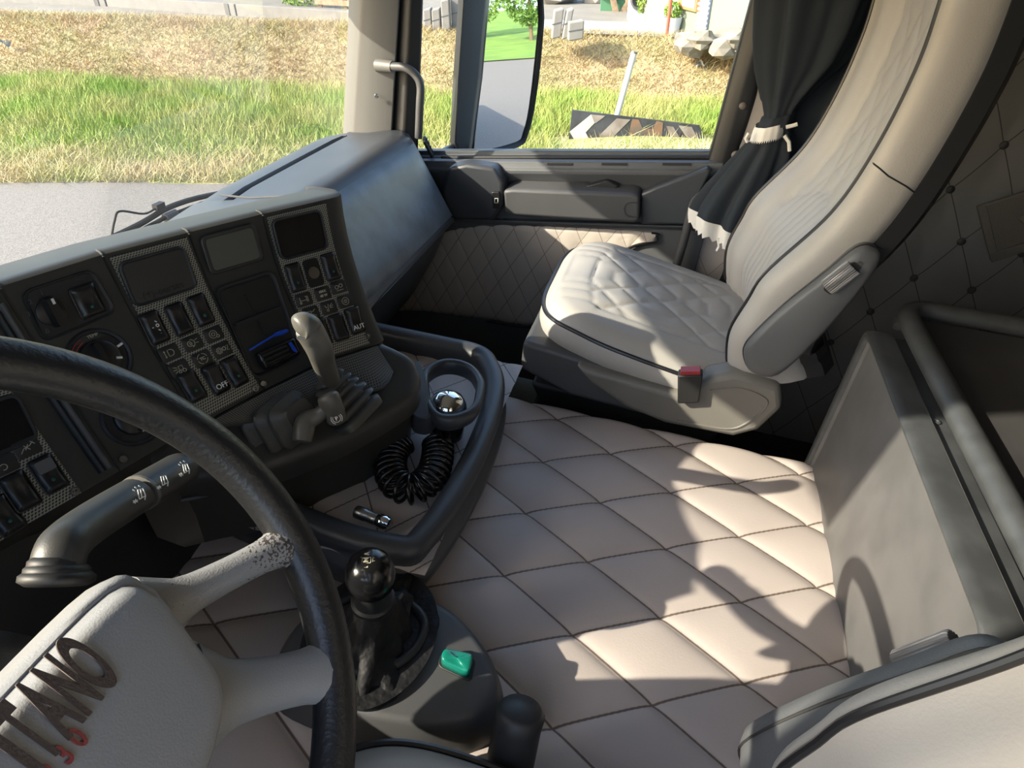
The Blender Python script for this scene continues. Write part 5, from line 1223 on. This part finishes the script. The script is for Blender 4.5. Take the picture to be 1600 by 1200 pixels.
# concrete blocks
BG = 'concrete blocks standing at the edge of the yard'
def block(px0, px1, pyb, pyt, lab, dep=.35, lean=0.0):
    A, B = gp(px0, pyb), gp(px1, pyb); v_ = uvw(A)[1]; T = OP(px0, pyt, v=v_ ); h = uvw(T)[2] - uvw(A)[2]
    B = A + OU * (uvw(B)[0] - uvw(A)[0])
    t = thing('concrete_block', lab, 'block', A, group=BG); A = A - OW * .04
    hh = max(.3, h + .04)
    obj('block_body', prism([A, B, B + OW * hh + OU * lean, A + OW * hh + OU * lean], OV * dep), mt['concrete'], t, smooth=False, bevel=.02)
    mid = A + OW * hh * .5
    obj('joint', prism([mid - OV * .004, mid + (B - A) - OV * .004, mid + (B - A) + OW * .02 - OV * .004, mid + OW * .02 - OV * .004], OV * .002), mt['slate'], t, smooth=False)
block(663, 675, 47, 16, 'upright pale concrete block nearest the windscreen pillar')
block(676, 689, 48, 16, 'upright concrete block, second from the pillar')
block(691, 704, 49, 2, 'tall concrete block third from the pillar')
block(706, 720, 48, -6, 'tallest concrete block, next to the mirror arm')
block(862, 876, 58, 17, 'slim upright concrete block right of the door mirror', lean=.04)
block(878, 888, 59, 17, 'narrow concrete block paired right of the mirror', lean=.08)
block(888, 911, 61, 41, 'low square concrete block right of the upright pair')
# house at the far side of the yard
mt['wallg'] = mat('pale_green_render', (.20, .23, .17), .9, var=.05, vscale=1)
hA, hB = gp(1004, 42), gp(1112, 63); hd = (hB - hA); hd = (hd - OW * hd.dot(OW)).normalized(); hn = hd.cross(OW).normalized()
if hn.dot(OV) < 0: hn = -hn
hA = hA - OW * .1
ho = thing('house', 'pale green rendered house at the far side of the yard', 'house', hA)
hL = 9.0
obj('facade', prism([hA, hA + hd * hL, hA + hd * hL + OW * 4.2, hA + OW * 4.2], hn * 5), mt['wallg'], ho, smooth=False)
def onh(px, py, off=.0):
    d = ray(px, py); p0 = hA - hn * off; return d * (p0.dot(hn) / d.dot(hn))
def hquad(pts, dep): return prism([onh(*q) - hn * .002 for q in pts], -hn * dep)
wi = obj('window', hquad(((1064, -14), (1098, -8), (1096, 20), (1064, 12)), .06), mat('orange_frame', (.42, .16, .06), .7), ho, smooth=False)
obj('pane', prism([onh(*q) - hn * .063 for q in ((1070, -10), (1091, -7), (1089, 14), (1070, 9))], -hn * .01), mat('window_pane', (.30, .33, .36), .2), wi, smooth=False)
dr = obj('grille_door', hquad(((1096, -12), (1115, -9), (1104, 62), (1090, 58)), .05), mat('blue_grey_metal', (.22, .25, .34), .5), ho, smooth=False)
for k in range(9):
    t = k / 9; a = onh(1096 - 6 * t, -10 + 70 * t) - hn * .056; b = onh(1114 - 10 * t, -7 + 70 * t) - hn * .056
    obj('grille_bar', tube([a, b], .03, 6), mat('pale_bar', (.42, .46, .55), .4) if k == 0 else bpy.data.materials['pale_bar'], dr, smooth=False)
# rubble heap against the wall
mt['rub'] = mat('pale_rubble', (.23, .215, .18), .9, var=.3, vscale=5)
def rock(p, r, m, name, lab, cat, grp=None, par=None):
    b = bmesh.new(); bmesh.ops.create_icosphere(b, subdivisions=2, radius=1); sd = random.random() * 9
    v = []
    for q in b.verts: k = 1 + .22 * math.sin(q.co.x * 3 + sd) * math.cos(q.co.y * 4 + sd) + .12 * math.sin(q.co.z * 7 + sd); v.append(p + (OU * q.co.x * 1.25 + OV * q.co.y + OW * q.co.z * .8) * r * k)
    f = [tuple(x.index for x in fc.verts) for fc in b.faces]; b.free()
    o = obj(name, (v, f), m, par, smooth=False)
    if lab: tag(o, lab, cat, grp)
    return o
RG = 'pale stones heaped by the house wall'
for k, (x_, y_, r_) in enumerate(((1112, 60, .20), (1128, 58, .26), (1138, 62, .24), (1148, 57, .30), (1158, 63, .26), (1134, 50, .18), (1166, 56, .30), (1150, 48, .18))):
    p = onh(x_, y_) - hn * (.55 + .30 * (k % 3)) + hd * (.12 * k)
    rock(p, r_, mt['rub'], 'stone', 'pale stone in the heap against the green house wall', 'stone', RG)
# red pole
a, b = gp(1041, 60), gp(1041, 60) + OW * 2.8
t = thing('red_pole', 'thin rusty red pole standing in the yard before the house', 'pole', a); obj('shaft', tube([a - OW * .1, b], .035, 8), mat('rust_red', (.36, .09, .05), .7), t); obj('foot', tube([a - OW * .05, a + OW * .06], .06, 8), bpy.data.materials['rust_red'], t)
# washing machine, pots, gate, planks
a = gp(985, 35); v_ = uvw(a)[1]; hw_ = (uvw(OP(1009, 35, v=v_))[0] - uvw(a)[0]); 
t = thing('washing_machine', 'white washing machine standing in the yard beside the house', 'washing machine', a)
mt['enam'] = mat('white_enamel', (.38, .41, .45), .4)
obj('cabinet', prism([a - OW * .05, a + OU * hw_ - OW * .05, a + OU * hw_ + OW * .85, a + OW * .85], OV * .6), mt['enam'], t, smooth=False, bevel=.02)
fc = a + OU * hw_ * .45 + OW * .45 - OV * .005
obj('door_ring', lathe([(.20, 0), (.21, .02), (.17, .03), (.16, .01), (0, .01)], fc, -OV, 20), mt['silver'], t); obj('porthole', lathe([(.15, .01), (.10, .03), (0, .04)], fc, -OV, 20), mt['gloss'], t)
obj('control_panel', prism([a + OU * .03 + OW * .74 - OV * .004, a + OU * (hw_ - .03) + OW * .74 - OV * .004, a + OU * (hw_ - .03) + OW * .83 - OV * .004, a + OU * .03 + OW * .83 - OV * .004], -OV * .01), mt['silver'], t, smooth=False)
for (px_, py_, s_, lab, hh) in ((1016, 40, .17, 'small conical potted shrub beside the washing machine', .55), (1062, 52, .20, 'low potted plant in a pale tub by the house window', .25)):
    p = gp(px_, py_) - hn * .25; t = thing('potted_plant', lab, 'potted plant', p)
    obj('pot', lathe([(s_ * .75, -.03), (s_, s_ * 1.5), (s_ * .9, s_ * 1.5), (s_ * .85, s_ * 1.3), (0, s_ * 1.3)], p, OW, 16), mat('pale_pot', (.55, .58, .60), .6) if 'pale_pot' not in bpy.data.materials else bpy.data.materials['pale_pot'], t)
    leafy('foliage', p + OW * (s_ * 1.5 + hh * .5), s_ * .9, hh * .6, 500, mt['leaf'], .035, t); obj('stem', tube([p + OW * s_, p + OW * (s_ * 1.5 + hh * .4)], .02, 6), mt['bark'], t)
p = gp(938, 17); t = thing('green_gate', 'green metal gate leaf leaning at the back of the yard', 'gate', p)
mt['greenm'] = mat('green_paint', (.08, .22, .12), .5)
obj('gate_frame', prism([p, p + OU * .7, p + OU * .7 + OW * 1.6, p + OW * 1.6], OV * .06), mt['greenm'], t, smooth=False)
for k in range(3): obj('rail', boxm(p + OU * .35 + OW * (.3 + .5 * k) - OV * .03, .35, .03, .03, (OU, OV, OW)), mt['greenm'], t, smooth=False)
TG = 'timber planks piled beside the green gate'
for k in range(6):
    p = gp(962 + 5 * k, 18 + k * .6) + OV * .12 * k + OU * .12 * k; d = (OU * (.5 - .05 * k) + OW * (.75 - .06 * k)).normalized() if k % 2 else (OU * -.3 + OW * .9).normalized()
    o = obj('timber_plank', boxm(p + d * .55, .6, .03, .07, (d, OV, d.cross(OV))), mt['wood'], smooth=False); tag(o, 'brown timber plank in the pile beside the green gate', 'plank', TG)
rock(gp(862, 4) + OW * .35, .6, mat('grey_rock', (.30, .28, .25), .9), 'boulder', 'grey boulder behind the blocks right of the mirror', 'boulder')
rock(gp(905, 3) + OW * .2 + OU * .6, .45, bpy.data.materials['grey_rock'], 'boulder', 'brown-grey boulder left of the green gate', 'boulder')
struct('grey_paving', ([gp(826, 32) + OW * .03, gp(990, 37) + OW * .03, gp(1090, 57) + OW * .03, gp(1085, 62) + OW * .03, gp(925, 55) + OW * .03, gp(828, 47) + OW * .03], [(0, 1, 2, 3, 4, 5)]), mat('paving', (.30, .30, .31), .9), smooth=False)  # flat grey paving patch just above the gravel
# chevron sign lying against the grass, and its post
sv = 10.1
def OS(px, py, d=0.0): return OP(px, py, v=sv - d)
sg = thing('chevron_sign', 'fallen black and white chevron road sign half sunk in the grass', 'road sign', OS(990, 240))
bd = [(894, 172), (1093, 196), (1096, 203), (1093, 262), (884, 262)]
obj('board', prism([OS(*q) for q in bd], OV * .04), mat('sign_black', (.022, .024, .028), .5, col2=(.05, .055, .065), vscale=3), sg, smooth=False)
cs = lambda L: [OS(860 + x / 5, y / 5, .006) for x, y in L]
mt['signw'] = mat('sign_white', (.48, .46, .41), .5, var=.15, vscale=4)
mt['signg'] = mat('sign_faded', (.24, .22, .20), .6, col2=(.16, .13, .11), vscale=4)
obj('chevron', prism(cs([(150, 1030), (318, 895), (345, 960), (275, 1035), (352, 1180), (240, 1180)]), OV * .004), mt['signw'], sg, smooth=False)
obj('chevron_tip', prism(cs([(318, 895), (430, 905), (350, 965)]), OV * .004), mt['signg'], sg, smooth=False)
obj('chevron', prism(cs([(385, 1055), (520, 925), (625, 935), (500, 1060), (560, 1180), (460, 1180)]), OV * .004), mt['signg'], sg, smooth=False)
obj('chevron', prism(cs([(1000, 980), (1105, 992), (1165, 1105), (1085, 1105)]), OV * .004), mt['signg'], sg, smooth=False)
obj('chevron', prism(cs([(905, 985), (960, 990), (1030, 1110), (990, 1200), (900, 1200), (950, 1100)]), OV * .004), mt['signg'], sg, smooth=False)
mt['rust'] = mat('rust_stain', (.17, .10, .06), .9, col2=(.09, .08, .07), vscale=5)
obj('rust_patch', prism(cs([(640, 930), (690, 935), (720, 1000), (800, 1010), (830, 945), (880, 955), (870, 1100), (820, 1200), (640, 1200), (605, 1080)]), OV * .003), mt['rust'], sg, smooth=False)
t = thing('white_post', 'white leaning tubular post rising behind the chevron sign', 'post', OP(963, 185, v=10.4))
obj('shaft', tube([OP(961, 192, v=10.4), OP(991, 82, v=10.4)], .045, 12), mat('post_white', (.5, .5, .49), .5), t); obj('post_cap', tube([OP(990.6, 83, v=10.4), OP(991.6, 80, v=10.4)], .05, 12), mt['silver'], t)
for k, (x_, y_, lab) in enumerate(((1097, 101, 'white scrap of paper lying on the dry bank right'), (8, 67, 'white scrap of paper on the bank, far left'))):
    p = OP(x_, y_, v=13.2 if k == 0 else 15.4); o = obj('paper_scrap', grid(lambda a, b: p + OU * (a - .5) * .20 + OW * ((b - .5) * .09 + .05 * math.sin(a * 7)) + OV * .06 * math.sin(b * 5), 6, 4), mt['enam'], smooth=False); tag(o, lab, 'litter')
# door mirror -----------------------------------------------------------------
MX = 2.12
mc = P(800, 110, X=MX)
refl = (OU * .985 - OV * .10 - OW * .075).normalized(); mn_ = ((-mc).normalized() + refl).normalized()
def MP(px, py, d=0.0): return PP(mc + mn_ * d, mn_, px, py)
mr = thing('door_mirror', 'large exterior mirror in black housing outside the passenger window', 'mirror', mc)
gl = [(764, -60), (800, -62), (835, -40), (843, 20), (841, 60), (829, 165), (820, 205), (808, 222), (745, 237), (739, 225), (746, 160), (757, 60)]
glass = smooth_path([MP(*q) for q in gl], 3, True); gcn = sum(glass, V(0, 0, 0)) / len(glass)
obj('mirror_glass', ([gcn] + glass, [(0, i + 1, (i + 1) % len(glass) + 1) for i in range(len(glass))]), mt['mirror'], mr, smooth=False)
def mo(k, d): return [q + (q - gcn).normalized() * k + mn_ * d for q in glass]
obj('frame', loft([mo(-.001, .002), mo(.003, .010), mo(.012, .011), mo(.018, .0), mo(.012, -.05), mo(-.05, -.10), mo(-.10, -.101)], cap=False), mt['rubber'], mr, auto=60)
# the housing, a deep rounded shell on the near side
hs = [[PP(mc + mn_ * d, mn_, x_, y_) for d, x_ in ((-.004, xr), (.03, xr - 7), (.02, xl + 8), (-.03, xl), (-.10, xl + 4), (-.12, xr))] for y_, xl, xr in ((-80, 722, 770), (0, 716, 766), (60, 712, 760), (120, 708, 755), (180, 705, 747), (222, 703, 742), (234, 708, 740))]
obj('housing', loft(hs), mt['dash'], mr, auto=60, bevel=.004)
ar_ = [P(748, 226, X=MX - .02), P(725, 232, X=MX - .12), P(700, 240, X=1.90), P(690, 252, X=1.84)]
obj('arm', tube(smooth_path(ar_, 5), .022, 10), mt['dash'], mr)
ar_ = [P(745, -60, X=MX - .02), P(700, -70, X=1.92), P(680, -70, X=1.84)]
obj('arm', tube(ar_, .02, 10), mt['dash'], mr)
# trees standing along the road behind the truck, seen in the mirror
for k, (u, v, h, lab) in enumerate(((54, -11, 6.0, 'leafy tree reflected in the door mirror, farthest left'), (60, -6.5, 6.5, 'tall pale leafy tree reflected in the door mirror'), (52, -1.5, 5.5, 'dark leafy tree reflected in the door mirror'), (57, 3, 6.5, 'leafy tree reflected at the edge of the door mirror'))):
    p = out(u, v, RW + .4); t = thing('tree', lab, 'tree', p, group='trees along the lawn')
    obj('trunk', tube([p - OW * .4, p + OW * h * .5], [.16, .09], 8), mt['bark'], t); leafy('crown', p + OW * h * .58, h * .40, h * .46, 3500, mt['leaf'] if k % 2 else mt['leafd'], .17, t)
# cab exterior below and behind the passenger door: throws the truck's shadow on the road
mt['paint'] = mat('dark_paint', (.10, .10, .11), .35)
struct('cab_exterior', join(bx(XL - .06, XR + .06, -1.84, 1.12, -2.15, -1.30), bx(XL - .02, XR + .06, -14, -2.15, -1.4, 1.1)), mt['paint'], bevel=.03)
struct('cowl', prism([P(110, 404, Y=1.0), P(378, 299, Y=1.0), P(560, 232, Y=.985), P(560, 240, Y=.985), P(110, 425, Y=1.0)], (0, .10, -.06)), mt['dash'])
# wiper blades lying on the outside of the windscreen foot
def wiper(name, lab, pts, r_):
    L = [P(x_, y_, Y=yy) for x_, y_, yy in pts]; t = thing(name, lab, 'wiper', L[0]); return t, L
t, L = wiper('wiper', 'upper black windscreen wiper outside the glass', ((128, 393, 1.00), (215, 352, 1.0), (262, 325, 1.0), (310, 309, 1.0), (372, 297, 1.0)), 0)
obj('arm', tube(smooth_path(L, 5), .006, 8), mt['rubber'], t)
obj('washer_hose', tube(smooth_path([P(172, 385, Y=1.0), P(179, 345, Y=1.0), P(188, 330, Y=1.0), P(225, 334, Y=1.0), P(245, 325, Y=1.0)], 6), .0022, 6), mt['rubber'], t)
obj('clip', boxm(P(248, 322, Y=1.0), .012, .006, .006), mt['rubber'], t)
t, L = wiper('wiper', 'lower black windscreen wiper lying along the glass foot', ((196, 373, .985), (262, 338, .985), (320, 316, .985), (372, 299, .985)), 0)
obj('blade', tube(L, .0045, 8), mt['rubber'], t); obj('pivot', tube([P(258, 341, Y=.985), P(275, 333, Y=.985)], .009, 8), mt['silver'], t)

# unseen plates added above the windscreen to block sun, lower over the passenger half
vz = thing('sun_blocker', 'unseen dark plates added over the windscreen top to block the sun', 'sun blocker', (.7, 1.15, .5))
def shade_plate(x0, x1, z0, z1): return prism([V(x0, 1.25, z0), V(x1, 1.25, z1), V(x1, 1.04, .64), V(x0, 1.04, .64)], (0, .012, .004))
obj('passenger_blocker', prism([V(-.13, 1.25, .20), V(.2, 1.25, .155), V(1.95, 1.25, -.055), V(1.95, 1.04, .64), V(-.13, 1.04, .64)], (0, .012, .004)), mt['gloss'], vz, smooth=False)
obj('driver_blocker', shade_plate(-.9, -.13, .62, .62), mt['gloss'], vz, smooth=False)
